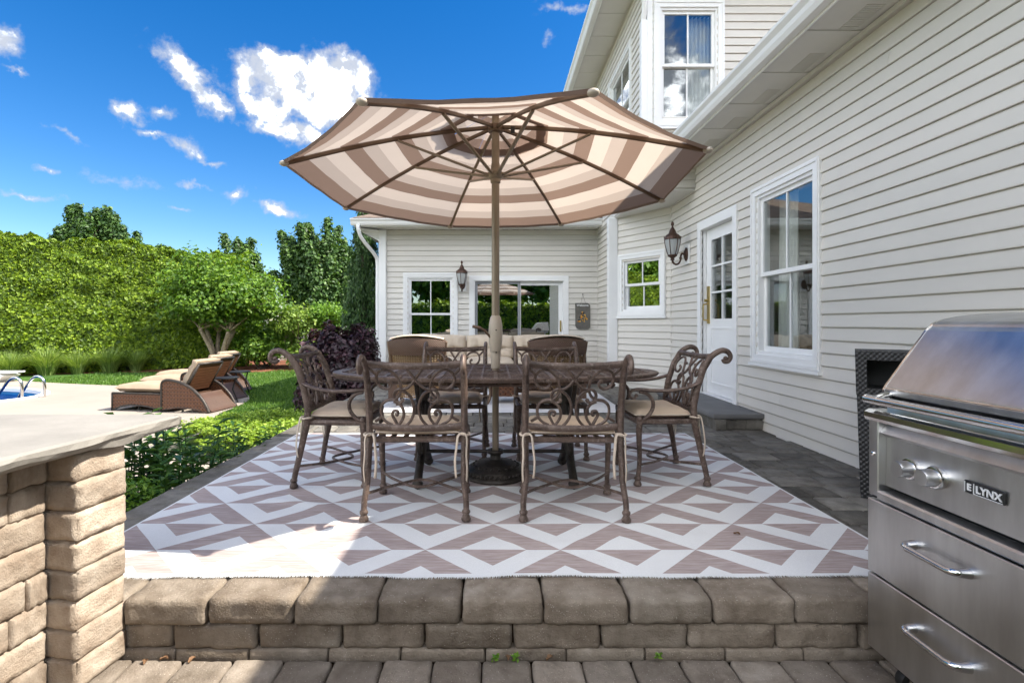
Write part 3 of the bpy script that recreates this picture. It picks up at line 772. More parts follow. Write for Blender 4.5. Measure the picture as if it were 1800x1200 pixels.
m = MB(); hx = a + .06; slab(m, P1, hx - .03, hx + .03, c + .86, c + 1.33, -.0448, -.03); m.tube([P1(hx, -.03, c + .90), P1(hx, .025, c + .91), P1(hx, .03, c + .95), P1(hx, .03, c + 1.05), P1(hx, .025, c + 1.10), P1(hx, -.03, c + 1.11)], .010, 8)
m.tube([P1(hx, -.03, c + 1.15), P1(hx + .0, .012, c + 1.15)], .018, 10); m.build('door_handle', 'brass', dr, world=True)
room(P1, door[0], door[1], .2, door[3], 1.0, dr)
# door step
st = thing('door_step', 'low bluestone slab step on dark bricks below the white door', 'step', (2.4, 5.85, 0))
m = MB().block(.50, 1.74, .052, .008, (6, 10, 3), .002, 3, .003); o = m.build('step_slab', 'bluestone_dark', st, True); o.location = (-.005, 0, .135)
bk = variants('step_brick', .22, .10, .105, .006, 3, n=(4, 3, 3), rough=.002)
for i in range(8): piece('step_brick', bk, 'dark_paver', st, (-.185, -.77 + i * .222, .054), (0, 0, R(90)))
for i in range(2): piece('step_brick', bk, 'dark_paver', st, (-.02 + i * .2, -.79, .0545), (0, 0, 0), (.9, 1, 1))
# --- angled wall with the small window, pilaster, inner side wall, back wall
q0, q1 = (2.06, 8.50), (WX - .001, 7.625); LA = math.dist(q0, q1)
aw = (.035, LA - .09, 1.155, 2.17)
w2, P2, n2, t2 = wall(q0, q1, -.02, 2.80, [shr(aw)], zstart=-.02)
hung_window(P2, *aw, glass='pane_mirror')
m = MB(); m.bbox(1.905, 2.055, 8.46, 8.60, -.02, 2.80, .006); m.build('corner_board', 'white_trim', house, world=True)
m = MB(); m.box(WX - .022, WX - .0025, 7.60, 7.64, -.02, 2.8); m.build('corner_trim', 'siding', house, world=True)
m = MB(); m.box(2.026, 2.048, 9.975, 9.998, -.02, 2.86); m.build('corner_trim', 'siding', house, world=True)
w3, P3, n3, t3 = wall((2.05, 10.0), (2.05, 8.60), -.02, 2.9, [])
sl = (2.15 + (825 - 868) * 10 / 897, 2.15 + (999 - 868) * 10 / 897, -.02, 1.975); bw = (2.15 + (709 - 868) * 10 / 897, 2.15 + (805 - 868) * 10 / 897, .42, 2.03)
w4, P4, n4, t4 = wall((-2.15, 10.0), (2.05, 10.0), -.02, 2.87, [(sl[0] + .06, sl[1] - .06, -.02, sl[3] - .06), shr(bw)])
hung_window(P4, *bw, glass='pane_mirror')
curtain(P4, bw[0] + .13, bw[0] + .36, bw[2] + .1, bw[3] - .12, -.2, 4, 'grey curtain inside the window left of the sliding door')
m = MB()
for q in ((sl[0], sl[0] + .10, -.02, sl[3]), (sl[1] - .10, sl[1], -.02, sl[3]), (sl[0] + .10, sl[1] - .10, sl[3] - .10, sl[3])): slab(m, P4, *q, 0, .036)
frame_rect(m, P4, sl[0] + .06, sl[1] - .06, .0, sl[3] - .06, .05, -.1, .012)
sd = m.build('sliding_door', 'white_trim', house, world=True); sd['label'] = 'white sliding patio door with screen behind the sofa'
a, b = sl[0] + .11, sl[1] - .11; mm = (a + b) / 2
for s0, s1, n, wd in ((a, mm + .03, -.02, .05), (mm - .03, b, -.055, .075)):
    m = MB(); frame_rect(m, P4, s0, s1, .05, sl[3] - .11, wd, n - .03, n); m.build('door_panel', 'grey_screen' if wd < .06 else 'white_trim', sd, world=True)
    m = MB(); slab(m, P4, s0 + wd - .006, s1 - wd + .006, .05 + wd - .006, sl[3] - .11 - wd + .006, n - .019, n - .013); m.build('pane', 'pane_mirror', sd, world=True)
m = MB(); slab(m, P4, b - .05, b - .02, .88, 1.10, -.0548, -.045); m.tube([P4(b - .035, -.045, .92), P4(b - .035, .0, .94), P4(b - .035, .0, 1.04), P4(b - .035, -.045, 1.06)], .009, 8); m.build('door_handle', 'brass', sd, world=True)
room(P4, sl[0], sl[1], .2, sl[3], 1.2, sd)
m = MB(); m.bbox(-2.24, -2.10, 9.93, 10.09, -.1, 2.87, .006); m.build('corner_board', 'white_trim', house, world=True)
# --- roofs, soffits, gutters
def gutter(P0, P1_, out, top, name='gutter', size=.115):
    """K-style trough along P0->P1 ; out = unit vector away from the wall, top = z of the rim"""
    P0 = Vector((*P0, 0)); P1_ = Vector((*P1_, 0)); o = Vector((*out, 0)); L = (P1_ - P0).length; t = (P1_ - P0) / L
    s = size; pr = [(0, 0), (0, -s), (.55 * s, -s), (.72 * s, -.72 * s), (.80 * s, -.45 * s), (1.05 * s, -.18 * s), (1.08 * s, 0), (1.0 * s, 0), (1.0 * s, -.02), (.02, -.02)]
    m = MB(); m.prism(pr, 0, L, lambda u, v, w: tuple(P0 + t * w + o * u + Vector((0, 0, top + v))))
    return m.build(name, 'white_trim', house, world=True)
EX = 2.19
for i, y in enumerate(np.arange(-4.0, 6.69, .305)):
    m = MB(); y1 = min(y + .301, 6.69)
    if i % 2: m.box(EX + .001, WX - .004, y, y1, 3.121, 3.135)
    else:
        m.box(EX + .001, WX - .004, y, y1, 3.126, 3.137)
        for k in range(14):
            yy = y + .012 + k * .0205
            if yy + .012 < y1: m.box(EX + .25, WX - .1, yy, yy + .012, 3.1215, 3.1259)
    m.build('soffit_panel', 'soffit', house, world=True)
m = MB(); m.box(EX - .012, EX - .0005, -4.0, 6.69, 3.09, 3.235); m.build('fascia', 'white_trim', house, world=True)
m = MB(); m.box(WX - .045, WX - .02, -4.0, 6.69, 3.085, 3.119); m.build('soffit_moulding', 'soffit', house, world=True)
gutter((EX - .0125, 6.69), (EX - .0125, -4.0), (-1, 0), 3.225)
def roof_panel(q, th=.06):
    a, b, c, d = (Vector(p) for p in q); n = (b - a).cross(d - a).normalized()
    if n.z < 0: n = -n
    m = MB(); V = [a, b, c, d] + [p + n * th for p in (a, b, c, d)]
    m.add(V, [(3, 2, 1, 0), (4, 5, 6, 7), (0, 1, 5, 4), (1, 2, 6, 5), (2, 3, 7, 6), (3, 0, 4, 7)]); return m.build('roof', 'shingle', house, world=True)
roof_panel([(EX - .04, -4.3, 3.19), (EX - .04, 6.66, 3.19), (5.4, 6.66, 4.55), (5.4, -4.3, 4.55)]); roof_panel([(9.2, -4.3, 3.0), (9.2, 6.66, 3.0), (5.4, 6.66, 4.55), (5.4, -4.3, 4.55)])
# back side of the house (never seen, keeps the daylight out)
m = MB(); m.box(8.6, 8.7, -4, 15.5, -.2, 5.7); m.box(WX + .2, 8.6, -4.0, -3.9, -.2, 3.6); m.box(-2.1, 8.6, 15.4, 15.5, -.2, 2.86); m.box(-2.12, -2.04, 10.1, 15.4, -.3, 2.86); m.build('rear_walls', 'house_core', house, world=True)
# upper storey: overhangs the entrance
UX, UY, UZ0, UZ1 = 2.03, 6.70, 2.80, 5.75
upw = (2.07 - UX + .0, 3.02 - UX, 3.61, 5.26)
w5, P5, n5, t5 = wall((UX, UY), (8.6, UY), UZ0, UZ1, [shr(upw)], zstart=UZ0 + .02)
hung_window(P5, upw[0] + .02, *upw[1:], glass='pane_glass')
curtain(P5, upw[0] + .53, upw[1] - .1, upw[2] + .1, upw[3] - .12, -.16, 6, 'white curtain gathered inside the upper window above the gutter', .03)
usw = (15.4 - 8.9, 15.4 - 7.45, 3.75, 5.2)
w6, P6, n6, t6 = wall((UX, 15.4), (UX, UY), UZ0, UZ1, [shr(usw)], zstart=UZ0 + .02)
hung_window(P6, *usw, glass='pane_mirror')
m = MB(); m.bbox(UX - .022, UX + .05, UY - .022, UY + .10, UZ0, UZ1, .004); m.build('corner_board', 'white_trim', house, world=True)
m = MB(); m.box(UX - .02, 8.6, UY - .018, 15.4, UZ0 - .012, UZ0 - .0005); m.build('soffit_panel', 'soffit', house, world=True)
UE = UX - .45
for y in np.arange(UY - .45, 15.5, .305):
    m = MB(); k = int(round((y - UY) / .305)) % 2; m.box(UE + .001, UX - .004, y, y + .300, 5.752 + .004 * k, 5.768); m.build('soffit_panel', 'soffit', house, world=True)
m = MB(); m.box(UX - .003, 9, UY - .45, UY - .003, 5.753, 5.768); m.build('soffit_panel', 'soffit', house, world=True)
m = MB(); m.box(UE - .012, UE - .0005, UY - .46, 15.6, 5.72, 5.87); m.box(UE - .0005, 9, UY - .462, UY - .4505, 5.72, 5.87); m.build('fascia', 'white_trim', house, world=True)
gutter((UE - .0125, 15.6), (UE - .0125, UY - .47), (-1, 0), 5.86)
m = MB(); m.tube(catmull([(UE - .07, UY - .1, 5.74), (UE - .06, UY - .08, 5.66), (UE + .15, UY - .075, 5.50), (UX - .16, UY - .07, 5.34), (UX - .07, UY - .06, 5.22), (UX - .062, UY + .02, 5.0)], 5), .035, 8); m.box(UX - .096, UX - .0225, UY - .02, UY + .075, 2.95, 5.02); m.build('downspout', 'white_trim', house, world=True)
roof_panel([(UE - .03, UY - .5, 5.83), (UE - .03, 15.8, 5.83), (5.4, 13.0, 8.4), (5.4, 9.5, 8.4)]); roof_panel([(UE - .03, UY - .5, 5.83), (9.1, UY - .5, 5.83), (5.401, 9.5, 8.4), (5.4, 9.5, 8.4)]); roof_panel([(9.1, 15.8, 5.83), (9.1, UY - .5, 5.83), (5.4, 9.5, 8.4), (5.4, 13.0, 8.4)])
# back wing roof
BE = 9.56
m = MB()
for k, x in enumerate(np.arange(-2.58, 2.0, .102)): m.box(x, x + .099, BE + .001, 9.99, 2.871 + .003 * (k % 2), 2.884)
m.build('soffit_panel', 'soffit', house, world=True)
m = MB(); m.box(-2.60, 2.02, BE - .012, BE - .0005, 2.85, 2.985); m.box(-2.612, -2.60, BE - .012, 15.8, 2.85, 2.985); m.build('fascia', 'white_trim', house, world=True)
gutter((-2.66, BE - .0125), (2.02, BE - .0125), (0, -1), 2.985)
m = MB(); m.tube(catmull([(-2.52, BE - .08, 2.88), (-2.515, BE - .07, 2.78), (-2.47, BE + .05, 2.62), (-2.30, 9.9, 2.36), (-2.272, 9.965, 2.2), (-2.272, 9.965, 1.8), (-2.272, 9.965, .9), (-2.272, 9.965, -.1)], 5), .036, 8); m.build('downspout', 'white_trim', house, world=True)
m = MB(); m.add([(-2.59, BE, 2.84), (-2.59, 10.05, 2.84), (-2.16, 10.05, 2.84), (-2.16, 9.97, 2.6), (-2.16, 9.9, 2.84)], [(0, 1, 2, 4), (1, 3, 2)]); m.build('eave_return', 'white_trim', house, world=True)
roof_panel([(-2.62, BE - .06, 2.955), (2.02, BE - .06, 2.955), (2.02, 13.2, 4.4), (-.2, 13.2, 4.4)]); roof_panel([(-2.62, BE - .06, 2.955), (-2.62, 15.8, 2.955), (-.2, 13.3, 4.4), (-.2, 13.2, 4.4)]); roof_panel([(-2.62, 15.8, 2.955), (2.02, 15.8, 2.955), (2.02, 13.2, 4.4), (-.2, 13.3, 4.4)])

# ------------------------------------------------------------------ stone counter at the left
PO = Vector((-1.436, 1.756, 0))
def CP(a, b, z): q = PO + e1 * a + e2 * b; return (q.x, q.y, z)
ct = thing('stone_counter', 'tan tumbled stone counter with thick bluestone top and corner pillar', 'counter', (-1.9, 1.5, FZ))
rz = math.atan2(e1.y, e1.x)
pb = variants('stone_block', .198, .32, .1015, .008, 8, n=(12, 18, 8), rough=.005, edge=.016)
wb = variants('stone_block', .242, .14, .1015, .009, 8, n=(14, 8, 8), rough=.005, edge=.016)
off = -Vector(ct.location)
for k in range(8):
    z = FZ + .0515 + k * .1022
    j = random.uniform(-.008, .008)
    q = Vector(CP(.098, -.158 + j, z)) + off; piece('stone_block', pb, 'pillar_stone', ct, q, (0, random.uniform(-.012, .012), rz + random.uniform(-.02, .02)), (1.01, 1, 1.012))
    a = -.005
    while a > -1.3:
        w = random.choice((.13, .17, .21, .24)); 
        if a > -.01: w = random.choice((.07, .12, .17))
        q = Vector(CP(a - w / 2, -.177 + random.uniform(-.006, .006), z + random.uniform(-.003, .003))) + off
        piece('stone_block', wb, 'pillar_stone', ct, q, (0, 0, rz + random.uniform(-.02, .02)), (w / .244, 1, 1.005)); a -= w
m = MB(); V = [CP(a, b, z) for z in (FZ - .02, .597) for a, b in ((-1.3, -.9), (.19, -.9), (.19, -.2), (-1.3, -.2))]
m.add(V, [(3, 2, 1, 0), (4, 5, 6, 7), (0, 1, 5, 4), (1, 2, 6, 5), (2, 3, 7, 6), (3, 0, 4, 7)]); m.build('core', 'soil', ct, world=True)
# slab with a rough split edge
def slab_top():
    tip = Vector((-1.332, 2.205)); d = Vector((-.115, -.993)).normalized()
    cor = [tip + Vector((-.02, 0)), tip + Vector((0, -.025))]
    edge = [(-2.7, 2.20)] + [tuple(tip + Vector((-1.3 + 1.28 * i / 24, 0))) for i in range(25)] + [tuple(cor[1])] + [tuple(tip + d * (.03 + i * .03)) for i in range(48)] + [(-2.7, .75)]
    n = len(edge); rg = np.random.default_rng(3)
    def low(sd): v = rg.normal(0, 1, n); k = np.exp(-(np.arange(-6, 7) / 2.2) ** 2); k /= np.sqrt((k ** 2).sum()); return np.convolve(np.r_[v[-6:], v, v[:6]], k, 'valid') * sd
    JJ = [low(.001), low(.0015), low(.003), low(.005), low(.005), low(.004)]; ZZ = [0 * low(1), 0 * low(1), low(.003), low(.004), low(.004), 0 * low(1)]
    rows = []
    for k, (ins, z) in enumerate(((.014, .655), (.0, .648), (-.002, .632), (.004, .618), (.020, .604), (.045, .5975))):
        r = []
        for i, (x, y) in enumerate(edge):
            p = Vector((x, y)); a = Vector(edge[(i - 1) % n]); b = Vector(edge[(i + 1) % n]); t = (b - a).normalized(); inw = Vector((t.y, -t.x))
            jit = JJ[k][i] + rg.normal(0, .0008)
            zj = ZZ[k][i]
            r.append((p.x + inw.x * (ins + jit), p.y + inw.y * (ins + jit), z + zj))
        rows.append(r)
    m = MB(); V = [p for r in rows for p in r]; F = [tuple(range(n))]
    F[0] = tuple(range(n))[::-1]
    for k in range(len(rows) - 1):
        for i in range(n): F.append((k * n + i, k * n + (i + 1) % n, (k + 1) * n + (i + 1) % n, (k + 1) * n + i))
    F.append(tuple((len(rows) - 1) * n + i for i in range(n)))
    m.add(V, F); return m.build('countertop', 'bluestone', ct, world=True)
slab_top()
# ------------------------------------------------------------------ rugs
def rug():
    x0, x1, y0, y1 = -1.85, 1.812, 2.10, 4.84; nu, nv = 120, 90
    wr = [(-.85, 2.78, .35, .035, -.5, .006), (-.35, 3.0, .3, .03, .6, .006), (-1.2, 3.3, .4, .05, .2, .010), (-1.05, 2.92, .32, .035, -.35, .011), (.35, 2.42, .5, .04, .1, .005), (.9, 2.6, .4, .04, -.3, .004)]
    def f(u, v):
        x = x0 + (x1 - x0) * u; y = y0 + (y1 - y0) * v
        z = .006 + .0016 * math.sin(x * 5 + y * 3) * math.sin(y * 4)
        for cx, cy, la, lb, ang, h in wr:
            dx, dy = x - cx, y - cy; a = dx * math.cos(ang) + dy * math.sin(ang); b = -dx * math.sin(ang) + dy * math.cos(ang)
            z += h * math.exp(-(a / la) ** 2 - (b / lb) ** 2)
        if v == 0: y += .006 * math.sin(x * 6.1) + .003 * math.sin(x * 23); z += .003 * max(0, math.sin(x * 9))
        return (x, y, z)
    m = MB(); m.grid(nu, nv, f); o = m.build('patterned_rug', 'rug_weave', None, True)
    tag(o, 'taupe and white diamond patterned outdoor rug under the dining table', 'rug')
    # short fringe along the front hem and a pale bound edge on the sides
    m = MB(); x = x0
    while x < x1:
        p = f((x - x0) / (x1 - x0), 0); l = random.uniform(.006, .017); dx = random.uniform(-.006, .006)
        m.add([(p[0] - .0022, p[1] + .004, p[2]), (p[0] + .0022, p[1] + .004, p[2]), (p[0] + dx, p[1] - l, p[2] - .003)], [(0, 1, 2)]); x += random.uniform(.003, .006)
    fr = m.build('fringe', 'white_paint', o); fr['kind'] = 'stuff'
    m = MB(); m.add([f(0, 0), f(1, 0), (x1, y0 + .012, .0075), (x0, y0 + .012, .0075)], [(0, 1, 2, 3)])
rug()
m = MB(); m.grid(20, 20, lambda u, v: (-1.45 + 3.0 * u, 5.95 + 2.3 * v, .006 + .001 * math.sin(u * 20) * math.sin(v * 14)))
tag(m.build('lounge_rug', 'lounge_rug_weave', None, True), 'pale striped outdoor rug under the wicker lounge chairs', 'rug')

# ------------------------------------------------------------------ dining chairs (cast scrollwork backs)
def post_y(z):
    return float(np.interp(z, [0, .2, .40, .5, .62, .74, .82, .86], [-.09, -.05, -.005, 0, -.022, -.062, -.11, -.15]))
def sc2(x, y, sgn=1):
    """scroll sketch units -> chair coordinates"""
    u = (x - 690) / 625 * .235 * sgn; v = (930 - y) / 780 * .325; z = .487 + v
    return Vector((u, post_y(z) - .028 * (1 - (u / .25) ** 2) + .012, z))
STROKES = [[(325, 352), (352, 372), (340, 412), (290, 445), (210, 432), (152, 372), (145, 290), (190, 222), (260, 195), (350, 212), (430, 278), (475, 370), (482, 460), (450, 540), (380, 588), (270, 606), (200, 662), (180, 742), (200, 832), (260, 892), (345, 928)],
           [(795, 185), (700, 310), (655, 367), (600, 420), (540, 450), (450, 455), (398, 488), (378, 540), (400, 602), (450, 632), (500, 612)],
           [(490, 470), (570, 510), (630, 590), (657, 690), (642, 800), (600, 880), (540, 935)],
           [(370, 615), (450, 648), (500, 718), (510, 800), (480, 870), (425, 922), (372, 850), (345, 790), (368, 742), (420, 745), (432, 780)],
           [(95, 885), (190, 828)], [(55, 175), (148, 262)]]
BALLS = [(318, 350), (500, 597), (412, 788), (490, 285)]
chair_meshes = {}
def make_chair(arms, label):
    t = thing('dining_chair', label, 'chair', group='cast metal dining chairs around the oval table')
    for s in (-1, 1):
        zs = [0.045, .1, .2, .3, .40, .5, .56, .62, .68, .74, .79, .82]
        pts = [Vector((s * (.255 + .012 * (z < .2)), post_y(z), z)) for z in zs] + [Vector((s * .257, y, z)) for y, z in ((-.150, .850), (-.188, .862), (-.222, .850), (-.236, .820), (-.222, .793), (-.197, .790), (-.186, .806))]
        m = MB(); P = catmull(pts, 4); m.tube(P, [.0165, .018, .0195, .0205, .021, .021, .02, .019, .018, .0165, .015, .013, .012], 8, sx=.9, sy=1.05)
        m.ball((s * .257, -.205, .812), .015, 6)
        m.lathe([(.012, 0), (.024, .002), (.026, .012), (.020, .024), (.0165, .034), (.022, .042), (.0225, .050), (.0175, .058)], 10, (s * .267, post_y(.03) + .002, 0))
        m.build('back_post', 'bronze', t, True, 50)
        m = MB(); fp = [(s * .252, .345, .415), (s * .256, .352, .36), (s * .258, .352, .28), (s * .254, .348, .18), (s * .252, .352, .1), (s * .254, .362, .04)]
        m.tube(catmull(fp, 4), [.021, .0205, .0175, .0155, .0145, .0165], 8); m.lathe([(.012, 0), (.024, .002), (.026, .012), (.020, .024), (.0165, .034), (.022, .042), (.0225, .050), (.0165, .058)], 10, (s * .254, .361, 0))
        m.build('leg', 'bronze', t, True, 50)
    # rails
    m = MB(); m.tube(catmull([(-.25, post_y(.815) + .004, .824)] + [(u, post_y(.815) - .028 * (1 - (u / .25) ** 2) + .008, .824 - .012 * (1 - (u / .25) ** 2)) for u in (-.18, -.09, 0, .09, .18)] + [(.25, post_y(.815) + .004, .824)], 5), .0145, 6, sx=1.25, sy=.75); m.build('top_rail', 'bronze', t, True, 50)
    m = MB(); m.tube(catmull([(-.25, post_y(.48), .482)] + [(u, post_y(.48) - .028 * (1 - (u / .25) ** 2) + .006, .482 - .010 * (1 - (u / .25) ** 2)) for u in (-.18, -.09, 0, .09, .18)] + [(.25, post_y(.48), .482)], 5), .0150, 6, sx=1.2, sy=.75); m.build('lower_rail', 'bronze', t, True, 50)
    m = MB()
    for st_ in STROKES:
        for sg in (1, -1):
            P = catmull([sc2(x, y, sg) for x, y in st_], 4); m.tube(P, .0092, 6, sx=.9, sy=.95)
    for x, y in BALLS:
        for sg in (1, -1): m.ball(sc2(x, y, sg), .0115, 5, (1, .8, 1))
    m.build('back_scrollwork', 'bronze', t, True, 60)
    m = MB(); ring = [(-.25, -.0, .408), (.25, -.0, .408), (.262, .20, .408), (.258, .36, .408), (.12, .375, .408), (-.12, .375, .408), (-.258, .36, .408), (-.262, .20, .408)]
    m.tube(ring + [ring[0]], .0155, 6, sx=1.1)
    for i in range(7):
        x = -.21 + i * .07; m.box(x - .012, x + .012, 0, .37, .404, .414)
    m.build('seat_frame', 'bronze', t, True, 50)
    m = MB(); arc = lambda y0, b: catmull([(-.262, y0, .135), (-.15, y0 + b * .55, .128), (0, y0 + b, .125), (.15, y0 + b * .55, .128), (.262, y0, .135)], 6)
    m.tube(arc(-.055, .27), .0085, 6); m.tube(arc(.352, -.27), .0085, 6); m.build('stretcher', 'bronze', t, True, 50)
    if arms:
        for s in (-1, 1):
            m = MB(); pts = [(s * .258, post_y(.64), .655), (s * .282, .05, .628), (s * .297, .16, .612), (s * .297, .27, .612), (s * .290, .37, .618), (s * .285, .412, .605), (s * .282, .418, .575), (s * .282, .395, .558), (s * .282, .375, .575)]
            m.tube(catmull(pts, 5), [.0155, .0145, .0145, .0145, .014, .0125, .011, .010, .009], 8, sx=.8, sy=1.25)
            m.tube(catmull([(s * .290, .36, .605), (s * .286, .31, .59), (s * .280, .272, .545), (s * .274, .272, .49), (s * .266, .305, .44), (s * .256, .345, .415)], 5), .0125, 7); m.ball((s * .258, .35, .425), .022, 6)
            m.ball((s * .282, .378, .578), .013, 6); m.build('arm', 'bronze', t, True, 50)
    # tufted cushion with tie strings
    m = MB(); nu = 22
    def cu(u, v, top):
        a, b = (u - .5) * 2, (v - .5) * 2
        w = .232 + .008 * v; e = max(0, 1 - max(abs(a), abs(b)) ** 5)
        x = a * w * (1 - .03 * b * b); y = .185 + b * .185 * (1 - .02 * a * a)
        th = .030 * e ** .5
        z = .446
        if top:
            z += th * 1.35
            for cx, cy in ((-.45, -.42), (.45, -.42), (-.45, .42), (.45, .42), (0, 0)): z -= .016 * math.exp(-((a - cx) ** 2 + (b - cy) ** 2) / .022)
            z += .004 * math.sin(a * 7 + b * 3) * e
        else: z -= th * .8
        return (x, y, z)
    m.grid(nu, nu, lambda u, v: cu(u, v, True)); m.grid(nu, nu, lambda u, v: cu(1 - u, v, False))
    c = m.build('seat_cushion', 'cushion', t, True)
    m = MB(); rim = [cu(u, v, True) for u, v in [(i / 16, 0) for i in range(16)] + [(1, i / 16) for i in range(16)] + [(1 - i / 16, 1) for i in range(16)] + [(0, 1 - i / 16) for i in range(17)]]; m.tube(rim, .0042, 5, False); m.build('piping', 'tie_fabric', c, True)
    for s in (-1, 1):
        m = MB(); m.tube([(s * (.257 + .027 * math.cos(q)), -.004 + .027 * math.sin(q), .438 + .003 * math.sin(q * 2)) for q in np.linspace(0, 6.28, 13)], .006, 6, False)
        m.tube(catmull([(s * .225, .01, .44), (s * .255, -.035, .447), (s * .27, -.045, .42), (s * .268, -.06, .34), (s * .272, -.065, .26), (s * .268, -.055, .19)], 4), .0062, 5, sx=.5, sy=1.3)
        m.tube(catmull([(s * .235, -.02, .443), (s * .222, -.042, .43), (s * .215, -.05, .37), (s * .208, -.06, .30), (s * .214, -.055, .215)], 4), .0062, 5, sx=.5, sy=1.3); m.build('tie', 'tie_fabric', c, True)
    return t
side_chair = make_chair(False, 'cast metal scroll back chair left of the parasol pole, its back to the stone step')
side_chair.location = (-.414, 2.755, .012); side_chair.rotation_euler = (0, 0, R(1))
dup(side_chair, (.425, 2.745, .012), R(-1.5), 'cast metal scroll back chair right of the parasol pole, its back to the stone step')
dup(side_chair, (-.326, 4.215, .010), R(180), 'cast metal chair facing the stone step, back to the wicker chair by the bush')
dup(side_chair, (.44, 4.215, .010), R(181), 'cast metal chair facing the stone step, back to the wicker chair by the angled wall')
arm_chair = make_chair(True, 'cast metal armchair with curled arms at the garden end of the oval table')
arm_chair.location = (-1.175, 3.475, .012); arm_chair.rotation_euler = (0, 0, R(-90))
dup(arm_chair, (1.275, 3.52, .010), R(91), 'cast metal armchair with curled arms at the house end of the oval table')

# ------------------------------------------------------------------ oval table
TC = (.012, 3.475)
tb = thing('dining_table', 'oval cast metal dining table with grid patterned top and scroll legs', 'table', (TC[0], TC[1], .008))
def table():
    A, B, zt = 1.085, .525, .717
    N = 72; ell = lambda k, a: (A * k * math.cos(a), B * k * math.sin(a))
    m = MB(); prof = [(1.0, zt - .026), (1.012, zt - .016), (1.012, zt - .004), (1.0, zt), (.955, zt), (.95, zt - .006), (.95, zt - .022)]
    V = []; F = []
    for k, z in prof:
        for i in range(N): x, y = ell(1, 2 * math.pi * i / N); s = k if k > .99 else 1; d = (1 - k) * .9 if k < .99 else 0; r = math.hypot(x, y); V.append((x * (s - d / 1), y * (s - d * 1.0), z))
    n = len(prof)
    for j in range(n): 
        for i in range(N): F.append((j * N + i, j * N + (i + 1) % N, ((j + 1) % n) * N + (i + 1) % N, ((j + 1) % n) * N + i))
    m.add(V, F); m.build('rim', 'bronze', tb, True, 50)
    m = MB(); m.add([(*ell(.96, 2 * math.pi * i / N), zt - .008) for i in range(N)] + [(*ell(.96, 2 * math.pi * i / N), zt - .02) for i in range(N)], [tuple(range(N)), tuple(range(N, 2 * N))[::-1]]); m.build('top_panel', 'table_cast', tb)
    m = MB()
    for i in range(-12, 13):
        x = i * .085; h = B * .955 * math.sqrt(max(0, 1 - (x / (A * .955)) ** 2))
        if h > .03:
            w = .013 if i % 4 == 0 else .006; m.box(x - w, x + w, -h, h, zt - .0075, zt - (.001 if i % 4 == 0 else .003))
    for j in range(-6, 7):
        y = j * .078; h = A * .955 * math.sqrt(max(0, 1 - (y / (B * .955)) ** 2))
        if h > .03:
            w = .012 if j in (0, -3, 3) else .005; m.box(-h, h, y - w, y + w, zt - .0073, zt - (.0016 if j in (0, -3, 3) else .0036))
    m.lathe([(.06, zt - .012), (.062, zt + .002), (.04, zt + .003), (.036, zt - .012)], 24); m.build('top_grid', 'bronze', tb)
    m = MB(); m.tube([(A * .8 * math.cos(a), B * .8 * math.sin(a), zt - .045) for a in np.linspace(0, 2 * math.pi, 49)], .014, 6, False); m.build('apron', 'bronze', tb, True)
    for sx in (-1, 1):
        m = MB(); m.lathe([(.05, .69), (.055, .675), (.035, .64), (.03, .56), (.045, .50), (.035, .46), (.03, .36), (.045, .30), (.05, .26), (.03, .22), (.02, .17)], 12, (sx * .49, 0, 0)); m.box(sx * .49 - .05, sx * .49 + .05, -.36, .36, .672, .692); m.build('pedestal', 'bronze_dark', tb, True, 50)
        for sy_ in (-1, 1):
            m = MB(); P = catmull([(sx * .49, sy_ * y, z) for y, z in ((.02, .50), (.10, .46), (.12, .36), (.075, .27), (.09, .19), (.17, .12), (.235, .075), (.275, .035), (.262, .012))], 5)
            m.tube(P, [.018, .026, .03, .03, .029, .027, .027, .03, .022], 8); m.ball((sx * .49, sy_ * .272, .03), .035, 7, (1, 1, .85))
            m.tube(catmull([(sx * .49, sy_ * y, z) for y, z in ((.10, .30), (.16, .28), (.19, .23), (.165, .19), (.135, .205), (.145, .235))], 4), .014, 6)
            m.tube(catmull([(sx * .49, sy_ * y, z) for y, z in ((.10, .46), (.2, .52), (.28, .60), (.33, .672))], 4), .016, 6)
            m.build('leg', 'bronze_dark', tb, True, 60)
    m = MB(); m.tube([(-.49, 0, .168), (-.05, 0, .168)], .013, 8); m.tube([(.05, 0, .168), (.49, 0, .168)], .013, 8)
    m.tube([(.045 * math.cos(a), .045 * math.sin(a), .168) for a in np.linspace(0, 2 * math.pi, 21)], .015, 8, False); m.build('stretcher', 'bronze_dark', tb, True, 50)
table()

# ------------------------------------------------------------------ parasol and its base
UC = (.012, 3.475)
ub = thing('umbrella_stand', 'heavy black cast iron parasol base with moulded rings under the table', 'umbrella stand', (UC[0], UC[1], .008))
m = MB(); m.lathe([(.02, 0), (.205, 0), (.21, .012), (.205, .022), (.198, .026), (.196, .055), (.185, .066), (.165, .076), (.158, .072), (.135, .088), (.12, .098), (.1, .098), (.085, .106), (.05, .112), (.042, .118)], 40); m.build('foot_plate', 'bronze_dark', ub, True, 40)
m = MB()
for i in range(40):
    a = 2 * math.pi * i / 40; m.ball((.197 * math.cos(a), .197 * math.sin(a), .042), .013, 4, (1, 1, 1))
    if i % 2: m.ball((.15 * math.cos(a), .15 * math.sin(a), .080), .010, 4)
mo = m.build('moulding', 'bronze_dark', ub, True); mo['kind'] = 'stuff'; m = MB(); m.lathe([(.042, .11), (.036, .118), (.036, .152), (.03, .16), (.0265, .16)], 20); m.build('collar', 'bronze_dark', ub, True, 40)
um = thing('parasol', 'open octagonal parasol with brown and cream striped cloth and bronze ribs', 'parasol', (UC[0], UC[1], .1))
